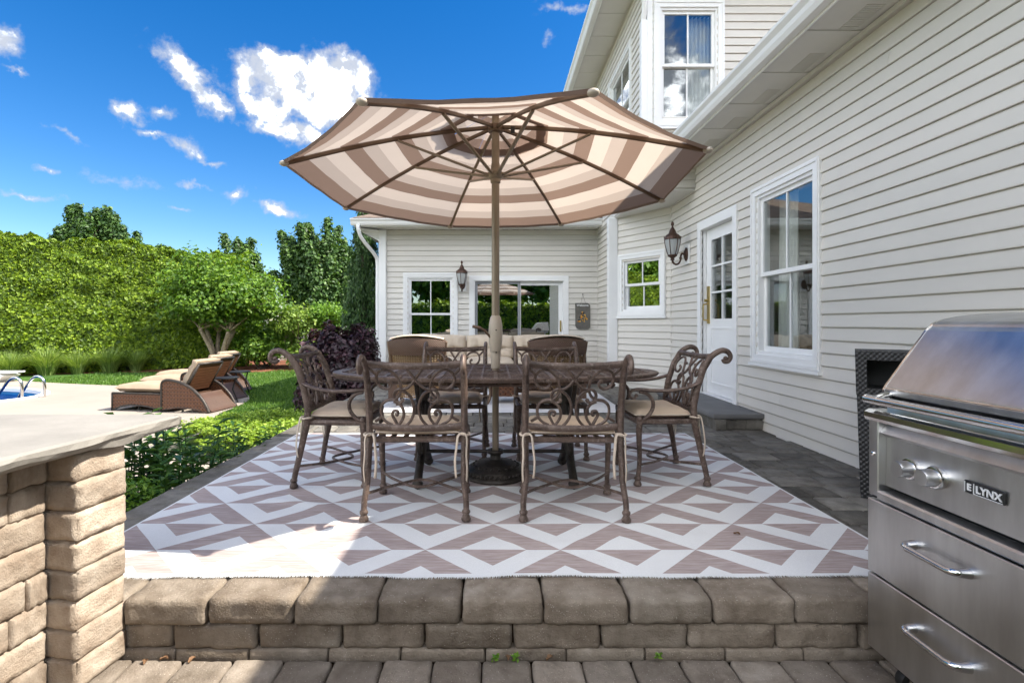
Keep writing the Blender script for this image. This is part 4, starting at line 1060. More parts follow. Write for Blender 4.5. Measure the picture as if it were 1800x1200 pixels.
def parasol():
    RZ, AZ, RR = 2.005, 2.445, 1.345
    O = Vector((UC[0], UC[1], .1)); tilt = Matrix.Rotation(R(-.2), 3, 'Y') @ Matrix.Rotation(R(-2.2), 3, 'X'); piv = Vector((0, 0, 2.2 - .1))
    def T(p): p = Vector((p[0], p[1], p[2] - .1)); return tuple(tilt @ (p - piv) + piv)
    m = MB(); m.lathe([(.0225, .0), (.0225, .68)], 20); m.lathe([(.0265, .88), (.0265, 2.34)], 20); m.build('pole', 'pole_metal', um, True, 40)
    m = MB(); pr = [(.028, .64), (.031, .645), (.034, .72), (.036, .76)]; m.lathe(pr, 20); m.lathe([(.035, .755), (.040, .775), (.046, .82), (.048, .88), (.045, .94), (.036, .985), (.0275, .998)], 24, (0, -.006, 0), sc=(1.0, 1.15)); h = m.build('crank_housing', 'crank_plastic', um, True, 40)
    m = MB(); m.tube([(-.03, -.03, .845), (-.075, -.045, .90), (-.105, -.05, .915)], .008, 8); m.tube([(-.10, -.05, .914), (-.155, -.05, .925)], .0105, 8); m.build('crank_handle', 'rib_metal', h, True, 40)
    m = MB(); m.lathe([(.008, .83), (.008, .845)], 10); m.tube([(.004, -.058, .90), (.004, -.066, .90)], .005, 8); m.tube([(.004, -.042, .75), (.004, -.05, .75)], .005, 8); m.build('screw', 'black', h)
    ang = [R(18.2 + 45 * k) for k in range(8)]
    VR, VZ = .30, 2.415      # vent ring where the main panels stop
    def rib_z(r): f = r / RR; return AZ - .04 + (RZ - AZ + .04) * f + .035 * math.sin(math.pi * f)
    m = MB(); m.lathe([(.028, 2.24), (.05, 2.245), (.055, 2.265), (.05, 2.29), (.03, 2.30)], 20); hb = m.build('top_hub', 'rib_metal', um, True, 40)
    m = MB(); m.lathe([(.028, 1.895), (.034, 1.90), (.036, 1.925), (.05, 1.935), (.056, 1.95), (.056, 1.965), (.045, 1.975), (.032, 1.99), (.029, 2.03)], 20); m.build('runner', 'pole_metal', um, True, 40)
    for a in ang:
        d = Vector((math.cos(a), math.sin(a), 0)); P = [T((d.x * r, d.y * r, rib_z(r) - .022)) for r in np.linspace(.045, RR - .02, 9)]
        m = MB(); m.tube(P, .0135, 6, sx=1.1, sy=.8); m.build('rib', 'rib_metal', um, True, 40)
        m = MB(); p0 = Vector((d.x * .05, d.y * .05, 1.95)); rs = .66; p1 = Vector(T((d.x * rs, d.y * rs, rib_z(rs) - .035))); m.tube([tuple(p0), tuple(p1)], .0115, 6, sx=.8, sy=1.1); m.build('strut', 'pole_metal', um, True, 40)
        m = MB(); q = Vector(T((d.x * (RR - .012), d.y * (RR - .012), rib_z(RR) - .016))); m.ball(tuple(q), .022, 6, (1.3, 1.3, .8)); m.build('rib_tip', 'crank_plastic', um, True)
    # eight cloth panels, each sagging a little between its ribs
    for k in range(8):
        a0, a1 = ang[k], ang[(k + 1) % 8]
        d0 = Vector((math.cos(a0), math.sin(a0), 0)); d1 = Vector((math.cos(a1), math.sin(a1), 0))
        def f(u, v, lift=0):
            r = VR + (RR - VR) * v; p0 = d0 * r; p1 = d1 * r; p = p0.lerp(p1, u); sag = 4 * u * (1 - u)
            z = rib_z(r) - sag * (.014 * v + .004) + lift
            p = p * (1 - .014 * sag * v ** 3)
            z += .0025 * math.sin(u * 19 + v * 5) * v * sag
            return T((p.x, p.y, z))
        m = MB(); m.grid(12, 22, f, lambda u, v: (u, (VR + (RR - VR) * v) / RR))
        pn = m.build('canopy_panel', 'canopy_cloth', um, True)
        m = MB()
        def hem(u, v):
            p = Vector(f(u, 1.0)); c = Vector(T((0, 0, RZ))); rr_ = (p - c); rr_.z = 0; q = p - rr_.normalized() * .004 * v; return (q.x, q.y, q.z - .020 * v)
        m.grid(12, 2, hem, lambda u, v: (u, .985)); m.build('hem', 'canopy_cloth', pn, True)
    for k in range(8):
        a0, a1 = ang[k], ang[(k + 1) % 8]; d0 = Vector((math.cos(a0), math.sin(a0), 0)); d1 = Vector((math.cos(a1), math.sin(a1), 0))
        def f(u, v):
            r = .02 + .38 * v; p = (d0 * r).lerp(d1 * r, u); sag = 4 * u * (1 - u); return T((p.x, p.y, 2.475 - .10 * v - sag * .02 * v + .010 * (1 - v) + .008 * math.sin(u * 12) * v))
        m = MB(); m.grid(8, 8, f, lambda u, v: (u, .01 + .28 * v)); m.build('vent_panel', 'canopy_cloth', um, True)
    m = MB(); m.lathe([(.02, 2.38), (.03, 2.40), (.022, 2.415), (.028, 2.425), (.024, 2.44), (.005, 2.45)], 14); m.build('finial', 'pole_metal', um, True)
    m = MB(); m.lathe([(.0245, 2.25), (.0245, 2.39)], 14); m.build('pole_top', 'pole_metal', um, True, 40)
    m = MB(); m.box(.10, .128, -.09, -.085, 2.205, 2.25); m.build('care_tag', 'black', um)
parasol()

# ------------------------------------------------------------------ wicker lounge furniture
def tuft(m, x0, x1, y, z0, z1, th, nt=2, lean=.12):
    """upright tufted back cushion, front face towards -y"""
    def f(u, v, s):
        a, b = (u - .5) * 2, (v - .5) * 2; e = max(0, 1 - max(abs(a), abs(b)) ** 6) ** .5
        x = x0 + (x1 - x0) * u; z = z0 + (z1 - z0) * v + .018 * (1 - a * a) * (v > .5) * (2 * v - 1); d = th * e
        for i in range(nt):
            cx = -1 + (2 * i + 1) / nt
            for cy in (-.1,):
                d -= .06 * math.exp(-((a - cx) ** 2 / .02 + (b - cy) ** 2 / .02)) * s
                d -= .025 * math.exp(-((a - cx) ** 2 / .004)) * e + .02 * math.exp(-((b - cy) ** 2 / .006)) * e
        return (x, y - s * d + lean * (v), z)
    m.grid(28, 18, lambda u, v: f(u, v, 1)); m.grid(28, 6, lambda u, v: f(1 - u, v, -1))
def pad(m, x0, x1, y0, y1, z, th, n=14):
    def f(u, v, top):
        a, b = (u - .5) * 2, (v - .5) * 2; e = max(0, 1 - max(abs(a), abs(b)) ** 7) ** .5
        return (x0 + (x1 - x0) * u, y0 + (y1 - y0) * v, z + (th * e if top else -th * e * .8) + .004 * math.sin(a * 5 + b * 4) * e)
    m.grid(n, n, lambda u, v: f(u, v, True)); m.grid(n, n, lambda u, v: f(1 - u, v, False))
sofa = thing('wicker_sofa', 'brown wicker sofa with beige tufted cushions in front of the sliding door', 'sofa', (-.07, 8.45, 0))
m = MB(); m.box(-1.25, 1.25, -.42, .40, .10, .34, True); m.box(-1.25, 1.25, .30, .46, .34, .74, True); m.build('base', 'wicker_brown', sofa)
for s in (-1, 1):
    m = MB(); m.prism([(-.44, .08), (.46, .08), (.46, .66), (.1, .66), (-.36, .60), (-.46, .52)], s * 1.25, s * 1.37, lambda u, v, w: (w, u, v)); m.build('arm', 'wicker_brown', sofa)
    for y in (-.40, .40): m = MB(); m.lathe([(.03, 0), (.035, .1), (.04, .12)], 10, (s * 1.2, y, 0)); m.build('leg', 'wicker_brown', sofa)
for i in range(3):
    x0 = -1.2 + i * .8; m = MB(); pad(m, x0 + .005, x0 + .795, -.46, .24, .42, .075); m.build('seat_cushion', 'cushion_pale', sofa, True)
    m = MB(); tuft(m, x0 + .004, x0 + .796, .16, .46, .835, .11); m.build('back_cushion', 'cushion_pale', sofa, True)
def wicker_chair():
    t = thing('wicker_chair', 'x', 'armchair', group='wicker lounge chairs')
    def back(u, v, inset=0.):          # barrel back; origin at the rear base, front towards +y
        a = (u - .5) * 2; z = .12 + .70 * v; w = (.285 + .075 * v) - inset
        y = -.10 * v + .16 * abs(a) ** 2.2 + .06; top = .045 * (1 - a * a) * max(0, v - .8) * 5
        return (a * w, y, z + top)
    m = MB(); m.grid(24, 16, lambda u, v: back(u, v * .78), lambda u, v: (u * .7, v * .6)); m.build('back_panel', 'wicker_open', t, True)
    m = MB(); m.grid(24, 8, lambda u, v: tuple(Vector(back(u, .76 + .24 * v)) + Vector((0, -.022 - .02 * math.sin(v * math.pi), 0))), lambda u, v: (u * .7, v * .2))
    m.grid(24, 4, lambda u, v: tuple(Vector(back(u, 1.0)) + Vector((0, -.022 + .10 * v, .012 * math.sin(v * math.pi)))), lambda u, v: (u * .7, v * .1)); m.build('top_roll', 'wicker_brown', t, True, 60)
    for s in (0, 1):
        m = MB(); m.tube(catmull([tuple(Vector(back(s, v)) + Vector((0, -.008, 0))) for v in (-.17, .0, .3, .6, .9, 1.0)], 4), .022, 8); m.build('post', 'rib_metal', t, True)
        sg = -1 if s == 0 else 1
        m = MB(); m.prism([(.16, .10), (.74, .06), (.78, .30), (.74, .50), (.5, .58), (.18, .62)], sg * .30, sg * .375, lambda u, v, w: (w, u, v)); m.build('arm', 'wicker_brown', t)
        m = MB(); m.tube([(sg * .33, .70, .1), (sg * .335, .71, .0)], .025, 8); m.build('leg', 'rib_metal', t, True)
    m = MB(); m.box(-.30, .30, .16, .74, .16, .33, True); m.build('seat_base', 'wicker_brown', t)
    m = MB(); pad(m, -.29, .29, .14, .76, .40, .07); m.build('seat_cushion', 'cushion_pale', t, True)
    m = MB(); m.grid(20, 10, lambda u, v: tuple(Vector(back(u, .42 + .60 * v, .02)) + Vector((0, .05 + .06 * math.sin(v * math.pi) ** .5 * (1 - abs(2 * u - 1) ** 6), .012)))); m.grid(20, 3, lambda u, v: tuple(Vector(back(u, 1.02, .02)) + Vector((0, -.03 + .09 * v, .012 + .018 * math.sin(v * math.pi))))); m.build('back_cushion', 'cushion_pale', t, True)
    return t
wc = wicker_chair(); wc.location = (-.96, 6.23, 0); wc.rotation_euler = (0, 0, R(-3)); wc['label'] = 'brown wicker lounge chair turned away, beside the purple bush'
dup(wc, (.80, 6.23, 0), R(3), 'brown wicker lounge chair turned away, near the small angled window')
# low wicker table between the chairs and the sofa
ot = thing('wicker_side_table', 'brown wicker low table with curved legs between the two lounge chairs', 'table', (.12, 6.75, 0))
m = MB(); m.prism([(-.16, .10), (.16, .10), (.19, .42), (-.19, .42)], -.16, .16, lambda u, v, w: (u, w, v)); m.build('body', 'wicker_chaise', ot)
for sx in (-1, 1):
    for sy_ in (-1, 1): m = MB(); m.tube(catmull([(sx * .15, sy_ * .15, .42), (sx * .17, sy_ * .17, .25), (sx * .165, sy_ * .16, .1), (sx * .21, sy_ * .2, 0)], 4), .018, 7); m.build('leg', 'rib_metal', ot, True)
m = MB(); m.bbox(-.23, .23, -.21, .21, .42, .45, .01); m.build('top', 'wicker_brown', ot)

# ------------------------------------------------------------------ wall lanterns
def lantern(label, loc, rotz):
    """wall at local +y; lantern hangs in front at -y"""
    t = thing('wall_lantern', label, 'lantern', loc, rotz, 'bronze wall lanterns')
    m = MB(); m.box(-.075, .075, -.02, .0, -.13, .13); m.build('mounting_block', 'white_trim', t)
    m = MB(); m.lathe([(.0, -.020), (.058, -.021), (.06, -.034), (.045, -.042), (.03, -.056)], 16, axis='y', sc=(1, 1.55)); m.build('wall_plate', 'lantern_metal', t, True, 50)
    m = MB(); m.tube(catmull([(0, -.045, .0), (0, -.085, .01), (0, -.10, -.03), (0, -.105, -.08), (0, -.13, -.125), (0, -.17, -.135), (0, -.205, -.11), (0, -.212, -.075)], 6), [.016, .014, .013, .013, .013, .014, .014, .016], 8); m.ball((0, -.103, -.05), .02, 6); m.build('arm', 'lantern_metal', t, True)
    c = (0, -.212, 0)
    m = MB(); m.lathe([(.012, -.085), (.03, -.075), (.022, -.055), (.036, -.04), (.058, -.028), (.064, -.02), (.062, -.008), (.05, -.004)], 18, c); m.build('base_cup', 'lantern_metal', t, True, 50)
    m = MB(); m.lathe([(.054, -.006), (.075, .05), (.092, .12), (.1, .17), (.102, .20)], 24, c); m.build('glass', 'lantern_glass', t, True, 40)
    for k in range(6):
        a = k * math.pi / 3 + .35; m = MB(); m.tube([(c[0] + (r + .002) * math.cos(a), c[1] + (r + .002) * math.sin(a), z) for r, z in ((.055, -.008), (.075, .05), (.092, .12), (.1, .17), (.103, .21), (.108, .245))], .006, 6); m.build('cage_bar', 'lantern_metal', t, True)
    m = MB(); m.lathe([(.103, .195), (.11, .20), (.108, .215), (.104, .235), (.085, .262), (.06, .278), (.052, .285), (.040, .32), (.026, .35), (.018, .362)], 24, c); cp = m.build('cap', 'lantern_metal', t, True, 50)
    m = MB(); m.lathe([(.010, .36), (.016, .37), (.009, .38), (.019, .395), (.022, .41), (.016, .43), (.006, .445)], 12, c); m.build('finial', 'lantern_metal', cp, True)
    m = MB(); m.ball((c[0], c[1], .1), .026, 7, (1, 1, 1.5)); m.tube([(c[0], c[1], 0), (c[0], c[1], .07)], .014, 8); m.build('bulb', 'bulb', t, True)
    return t
lantern('bronze lantern on the siding between the small window and the white door', (WX - .021, 6.93, 1.98), R(-90))
lantern('bronze lantern on the back wall between the window and sliding door', ((813 - 868) * 9.98 / 897, 9.979, 1.80), 0)

# ------------------------------------------------------------------ slate plaque
sg = thing('welcome_plaque', 'grey slate welcome plaque with painted yellow flowers hung on a nail', 'plaque', ((1024.5 - 868) * 9.96 / 897, 9.968, .93))
m = MB(); w, h = .145, .255
m.prism([(-w, -h + .07), (-w + .03, -h + .02), (-w + .08, -h), (w - .04, -h), (w, -h + .03), (w, h - .05), (w - .02, h - .02), (w - .05, h), (-w, h)], -.012, .006, lambda u, v, ww: (u, ww, v + h)); m.build('slate_board', 'slate', sg)
text_mesh('lettering', 'Welcome', .058, .001, 'white_paint', sg, (-.005, -.0132, h * 2 - .045), (R(90), 0, 0), .0012)
rg = random.Random(4)
for nm, mt, k in (('painted_leaves', 'leaf_black', 16), ('painted_flowers', 'flower_yellow', 12), ('painted_petals', 'flower_orange', 10)):
    m = MB()
    for i in range(k):
        v = rg.uniform(.0, 1); u = rg.uniform(-1, 1) * (.09 * (1 - v) + .02); m.ball((u, -.0125, .14 + v * .19), rg.uniform(.012, .02), 4, (1, .12, .9))
    m.build(nm, mt, sg, True)['kind'] = 'stuff'
m = MB(); m.tube([(-.04, -.005, h * 2 - .01), (0, -.006, h * 2 + .17)], .0022, 5); m.tube([(.055, -.005, h * 2 - .01), (0, -.006, h * 2 + .17)], .0022, 5); m.build('wire', 'bronze_dark', sg)
m = MB(); m.lathe([(.004, .02), (.004, -.008), (.010, -.009), (.008, -.014)], 8, (0, 0, h * 2 + .172), 'y'); m.build('nail', 'black', sg)
# ------------------------------------------------------------------ stainless grill (front faces the counter, -x)
gr = thing('gas_grill', 'stainless steel gas grill cart with two drawers, knobs and sloped hood', 'grill', (1.355, 1.38, FZ))
def grill():
    GX, ya, yb = 1.355, .93, 1.85
    def bb(name, mat, x0, x1, y0, y1, z0, z1, b=.004, par=None):
        m = MB(); m.bbox(x0, x1, y0, y1, z0, z1, b); return m.build(name, mat, par or gr, world=True)
    bb('cabinet', 'steel', GX + .022, GX + .62, ya, yb, -.12, .415, .004)
    for z0, z1 in ((-.115, .150), (.158, .418)):
        d = bb('drawer', 'steel', GX, GX + .0215, ya, yb, z0, z1, .003)
        m = MB(); zc = z1 - .085; yh = 1.55
        for s in (-1, 1):
            m.tube(catmull([(GX + .002, yh + s * .095, zc), (GX - .02, yh + s * .094, zc), (GX - .036, yh + s * .088, zc), (GX - .043, yh + s * .07, zc - .002)], 4), [.016, .0125, .0115, .0105], 10)
        m.tube([(GX - .043, yh - .072, zc - .002), (GX - .043, yh + .072, zc - .002)], .0095, 10); m.build('handle', 'steel_polished', d, True, 40, world=True)
    # control section: stepped-in fascia between side posts
    bb('side_post', 'steel', GX + .004, GX + .5, yb - .045, yb, .432, .70, .003); bb('side_post', 'steel', GX + .004, GX + .5, ya, ya + .045, .432, .70, .003)
    bb('lower_rail', 'steel', GX - .004, GX + .06, ya, yb - .0455, .425, .458, .006)
    m = MB(); m.box(GX + .062, GX + .085, ya + .046, yb - .046, .4255, .52); m.build('drip_tray', 'black', gr, world=True)
    m = MB(); Y0_, Y1_ = ya + .0455, yb - .0455
    m.prism([(GX + .030, .474), (GX + .034, .646), (GX + .012, .660), (GX + .030, .690), (GX + .09, .690), (GX + .09, .474)], Y0_, Y1_, lambda u, v, w: (u, w, v)); m.build('control_panel', 'steel', gr, world=True)
    bb('lip', 'steel', GX + .085, GX + .5, Y0_, Y1_, .46, .69, .002)
    m = MB(); pr = [(GX - .006, .700), (GX - .012, .712), (GX - .010, .728), (GX + .006, .738), (GX + .06, .738), (GX + .06, .7005)]; m.prism(pr, ya - .002, yb + .002, lambda u, v, w: (u, w, v)); m.build('top_rail', 'steel_polished', gr, world=True)
    bb('firebox', 'steel', GX + .0605, GX + .60, ya + .01, yb - .01, .701, .770, .004)
    bb('gasket', 'black', GX + .058, GX + .59, ya + .02, yb - .02, .770, .776, .001)
    # knobs
    for yk in (1.685, 1.590):
        m = MB(); m.lathe([(.034, GX + .0335), (.036, GX + .020), (.033, GX + .012), (.026, GX + .010)], 28, (0, yk, .565), 'x'); m.build('bezel', 'steel_polished', gr, True, 40, world=True)
        m = MB(); m.lathe([(.027, GX + .012), (.0265, GX - .022), (.0245, GX - .026), (.004, GX - .0265)], 28, (0, yk, .565), 'x'); m.build('knob', 'steel', gr, True, 40, world=True)
    m = MB(); m.lathe([(.009, GX + .006), (.009, GX + .0005), (.005, GX - .002)], 12, (0, yb - .022, .58), 'x'); m.build('screw', 'steel_polished', gr, True, 40, world=True)
    # badge
    bd = bb('badge', 'black', GX + .0225, GX + .033, 1.378, 1.498, .553, .589, .003)
    bw_ = wloc(bd)
    def T(name, s, size, y, z, bold=.0012): text_mesh(name, s, size, .0016, 'letter_steel', bd, (GX + .0216 - bw_.x, y - bw_.y, z - bw_.z), (R(90), 0, R(-90)), bold)
    T('lettering', 'LYNX', .029, 1.420, .571, .0008); T('emblem', 'E', .026, 1.478, .571, .001)
    m = MB(); X0, X1 = GX + .0205, GX + .0224
    m.box(X0, X1, 1.4625, 1.4645, .556, .586); m.box(X0, X1, 1.4905, 1.4925, .556, .586); m.box(X0, X1, 1.381, 1.4625, .5555, .5572); m.build('badge_lines', 'letter_steel', bd, world=True)
    # hood: slanted front, rounded crown, end plates
    pf = [(GX + .055, .790), (GX + .052, .808), (GX + .060, .822), (GX + .205, 1.020), (GX + .222, 1.034)] + [(GX + .222 + .34 * (1 - math.cos(a)), 1.034 + .050 * math.sin(a)) for a in np.linspace(.15, math.pi / 2, 8)] + [(GX + .60, 1.075), (GX + .62, .90), (GX + .62, .778), (GX + .075, .778)]
    m = MB(); m.prism(pf, ya + .012, yb - .012, lambda u, v, w: (u, w, v)); hd = m.build('hood', 'steel', gr, world=True)
    for s0, s1 in ((yb - .0119, yb - .004), (ya + .004, ya + .0119)):
        m = MB(); cx, cz = GX + .34, .90; m.prism([(cx + (u - cx) * 1.006, cz + (v - cz) * 1.01) for u, v in pf], s0, s1, lambda u, v, w: (u, w, v)); m.build('end_plate', 'steel_polished', hd, world=True)
    m = MB(); m.tube([(GX + .058, ya + .014, .812), (GX + .058, yb - .014, .812)], .006, 8); m.build('hood_trim', 'steel_polished', hd, world=True)
    m = MB(); hz = .774; hxx = GX - .004
    m.tube([(hxx, ya + .01, hz), (hxx, yb - .006, hz)], .0155, 14); 
    m.build('hood_handle', 'steel_polished', hd, True, 40, world=True)
    m = MB()
    for y in (yb - .035, ya + .03): m.tube([(hxx, y, hz), (GX + .03, y, hz + .012), (GX + .075, y, hz + .022)], .0135, 10)
    m.tube([(hxx, yb - .006, hz), (hxx, yb + .0, hz)], .0165, 14); m.tube([(hxx, yb - .060, hz), (hxx, yb - .058, hz)], .0162, 14); m.build('handle_bracket', 'steel_polished', hd, True, 40, world=True)
    for x in (GX + .07, GX + .55):
        for y in (ya + .08, yb - .1):
            m = MB(); m.lathe([(.012, -.018), (.038, -.016), (.04, -.008), (.04, .008), (.038, .016), (.012, .018)], 16, (x, y, FZ + .0405), 'y'); m.build('caster', 'black', gr, True, 40, world=True)
            m = MB(); m.box(x - .02, x + .02, y - .026, y - .020, FZ + .03, -.122); m.box(x - .02, x + .02, y + .020, y + .026, FZ + .03, -.122); m.box(x - .03, x + .03, y - .03, y + .03, -.134, -.1205); m.build('caster_fork', 'steel_polished', gr, world=True)
grill()
# ------------------------------------------------------------------ wicker bin by the wall
bn = thing('wicker_bin', 'black woven waste bin with square opening between grill and wall', 'bin', (2.405, 3.10, 0), R(-35))
def bin_():
    def rect(z): k = .145 + .025 * z / .87; return k
    z0, z1, H = .0, .615, .88
    def shell(za, zb, name):
        m = MB(); a, b = rect(za), rect(zb)
        V = [(-a, -a, za), (a, -a, za), (a, a, za), (-a, a, za), (-b, -b, zb), (b, -b, zb), (b, b, zb), (-b, b, zb)]
        F = [(0, 1, 5, 4), (1, 2, 6, 5), (2, 3, 7, 6), (3, 0, 4, 7), (4, 5, 6, 7)]; U = [[(0, za), (2 * a, za), (2 * b, zb), (0, zb)]] * 4 + [[(0, 0), (.3, 0), (.3, .3), (0, .3)]]
        m.add(V, F, U); return m.build(name, 'wicker_black', bn)
    shell(z0, z1, 'body')
    m = MB(); a, b = rect(z1) + .004, rect(H) + .002; za, zb = z1 + .004, H
    m.add([(a, -a, za), (a, a, za), (-a, a, za), (-a, -a, za), (b, -b, zb), (b, b, zb), (-b, b, zb), (-b, -b, zb)], [(0, 1, 5, 4), (1, 2, 6, 5), (2, 3, 7, 6), (4, 5, 6, 7), (3, 2, 1, 0)], [[(0, za), (.36, za), (.36, zb), (0, zb)]] * 3 + [[(0, 0), (.36, 0), (.36, .36), (0, .36)]] * 2)
    def fq(u, v): k = a + (b - a) * v; return (-k + 2 * k * u, -k, za + (zb - za) * v)
    def win(u0, u1, v0, v1): m.add([fq(u0, v0), fq(u1, v0), fq(u1, v1), fq(u0, v1)], [(0, 1, 2, 3)], [[(u * .36, v * .26) for u, v in ((u0, v0), (u1, v0), (u1, v1), (u0, v1))]])
    win(0, .16, 0, 1); win(.84, 1, 0, 1); win(.16, .84, 0, .16); win(.16, .84, .8, 1)
    ld = m.build('lid', 'wicker_black', bn)
    m = MB(); c = [fq(.16, .16), fq(.84, .16), fq(.84, .8), fq(.16, .8)]; d = [(x * .98, y + .24, z) for x, y, z in c]
    m.add(c + d, [(0, 1, 5, 4), (1, 2, 6, 5), (2, 3, 7, 6), (3, 0, 4, 7), (4, 5, 6, 7)]); m.build('opening', 'black', ld)
    m = MB(); k = rect(z1) + .002; m.box(-k, k, -k, k, z1 + .0005, z1 + .0035); m.build('seam', 'black', bn)
bin_()
# ------------------------------------------------------------------ loungers by the pool
def lounger():
    t = thing('chaise_lounge', 'x', 'lounger', group='wicker loungers on the pool deck')   # head end at +x, feet at -x
    def side(s):
        y0, y1 = s * .33, s * .355
        low = [(-1.0, .0), (-.98, .0), (-.80, .075), (-.60, .10), (-.30, .08), (-.02, .02), (0.0, .02), (.0, .30), (-1.0, .30)]
        m = MB(); m.prism(low, y0, y1, lambda u, v, w: (u, w, v)); m.build('side_panel', 'wicker_chaise', t)
        arm = [(.0, .03), (.12, .04), (.35, .075), (.6, .06), (.86, .0), (.93, .0), (.80, .22), (.60, .40), (.38, .50), (.15, .545), (.04, .53), (.0, .48)]
        m = MB(); m.prism(arm, y0, y1 + s * .012, lambda u, v, w: (u, w, v)); p = m.build('arm_panel', 'wicker_chaise', t)
        m = MB(); yy = s * .355; m.tube(catmull([(-.0, yy, .03), (.0, yy, .3), (.0, yy, .48), (.045, yy, .54), (.15, yy, .558), (.38, yy, .512), (.6, yy, .41), (.8, yy, .225), (.93, yy, .0)], 5), .026, 7); m.tube(catmull([(.93, yy, .0), (.85, yy, .02), (.6, yy, .07), (.35, yy, .085), (.12, yy, .05), (0, yy, .03)], 4), .014, 6); m.build('arm_frame', 'bronze_dark', p, True)
        m = MB(); m.tube([(-1.0, yy, .31), (0, yy, .31)], .018, 6); m.tube([(-1.0, yy, .0), (-1.0, yy, .31)], .018, 6); m.tube(catmull([(-1.0, yy, .01), (-.80, yy, .08), (-.60, yy, .105), (-.30, yy, .085), (-.02, yy, .025)], 4), .014, 6); m.build('side_frame', 'bronze_dark', t, True)
        m = MB(); m.tube([(-.55, s * .25, .12), (-.55, s * .25, 0)], .018, 6); m.tube([(.35, s * .28, .12), (.35, s * .28, 0)], .018, 6); m.build('leg', 'black', t)
    side(-1); side(1)
    m = MB(); m.box(-.995, -.975, -.33, .33, .03, .30, True); m.build('foot_panel', 'wicker_chaise', t)
    m = MB()
    m.prism([(.60, .30), (.93, .0), (.955, .02), (.64, .32)], -.33, .33, lambda u, v, w: (u, w, v)); m.build('rear_panel', 'wicker_brown', t)
    m = MB(); m.box(-.98, .45, -.32, .32, .27, .30); m.build('seat_deck', 'wicker_brown', t)
    m = MB(); pad(m, -1.0, .36, -.325, .325, .39, .088, 16); m.build('seat_cushion', 'cushion_tan', t, True)
    d = Vector((.50, 0, .85)).normalized(); nn = Vector((-d.z, 0, d.x)); o = Vector((.38, 0, .32))
    m = MB()
    for s in (-1, 1): m.tube([tuple(o + Vector((0, s * .30, 0))), tuple(o + d * .60 + Vector((0, s * .30, 0)))], .024, 7)
    m.tube([tuple(o + d * .60 + Vector((0, -.30, 0))), tuple(o + d * .60 + Vector((0, .30, 0)))], .024, 7); bk = m.build('back_frame', 'bronze_dark', t, True)
    for k in range(9):
        q = o + d * (.05 + k * .060); m = MB(); V = [q + d * a + nn * b + Vector((0, y, 0)) for y in (-.29, .29) for a, b in ((0, -.01), (.05, -.01), (.05, .006), (0, .006))]
        m.add([tuple(v) for v in V], [(0, 1, 2, 3), (7, 6, 5, 4), (0, 4, 5, 1), (1, 5, 6, 2), (2, 6, 7, 3), (3, 7, 4, 0)]); m.build('back_slat', 'wicker_chaise', bk)
    m = MB()
    def f(u, v, tp):
        a, b = (u - .5) * 2, (v - .5) * 2; e = max(0, 1 - max(abs(a), abs(b)) ** 5) ** .5
        p = o + d * (.03 + .60 * v) + Vector((0, a * .30, 0)) + nn * (.05 + (.155 * e + .014 * math.sin(v * 22) * e if tp else -.035 * e)); return tuple(p)
    m.grid(14, 26, lambda u, v: f(u, v, True)); m.grid(14, 8, lambda u, v: f(1 - u, v, False)); m.build('back_cushion', 'cushion_tan', t, True)
    return t
lg = lounger(); lg.location = (-5.55, 8.95, GZ + .003); lg.scale = (.96, .96, .96); lg.rotation_euler = (0, 0, R(-9)); lg['label'] = 'wicker chaise lounge with beige pad, one of three, standing farthest from the hedge tree'
dup(lg, (-5.95, 10.15, GZ + .003), R(-9), 'middle wicker chaise lounge, with small black tables on both sides')
dup(lg, (-6.4, 11.3, GZ + .003), R(-9), 'wicker chaise lounge on the deck edge beside the lawn strip')
for i, (x, y) in enumerate(((-5.0, 9.55), (-5.35, 10.75))):
    t = thing('side_table', ('small round black table between the front and middle loungers', 'small round black table between the middle and back loungers')[i], 'side table', (x, y, GZ + .002), 0, 'small tables between loungers')
    m = MB(); m.lathe([(.19, .46), (.21, .465), (.21, .485), (.19, .49)], 24); m.build('top', 'black', t, True, 40)
    for k in range(3): a = k * 2.09 + .5; m = MB(); m.tube([(.15 * math.cos(a), .15 * math.sin(a), .46), (.10 * math.cos(a), .10 * math.sin(a), .25), (.19 * math.cos(a), .19 * math.sin(a), .0)], .014, 6); m.build('leg', 'black', t, True)
# pool ladder rails, board stand
for i, (x, y) in enumerate(((-9.36, 10.12), (-9.12, 10.36))):
    m = MB(); m.tube(catmull([(x, y, GZ), (x, y, GZ + .24), (x - .03, y, GZ + .36), (x - .13, y + .01, GZ + .42), (x - .26, y + .02, GZ + .38), (x - .40, y + .04, GZ + .22), (x - .62, y + .06, GZ - .08), (x - .75, y + .07, GZ - .4)], 6), .026, 10)
    o = m.build('pool_rail', 'steel_polished', None, True); tag(o, ('curved steel pool handrail nearer the open deck', 'curved steel pool handrail at the rounded pool end')[i], 'handrail', 'pool handrails')
db = thing('diving_board_stand', 'white moulded diving board stand at the far pool edge', 'diving board', (-13.0, 13.1, GZ))
m = MB(); m.prism([(-.9, 0), (.45, 0), (.62, .16), (.5, .2), (-.9, .22)], -.25, .25, lambda u, v, w: (u, w, v)); m.build('stand', 'white_plastic', db); m = MB(); m.bbox(-1.0, .78, -.22, .22, .222, .262, .01); m.build('board', 'white_plastic', db)

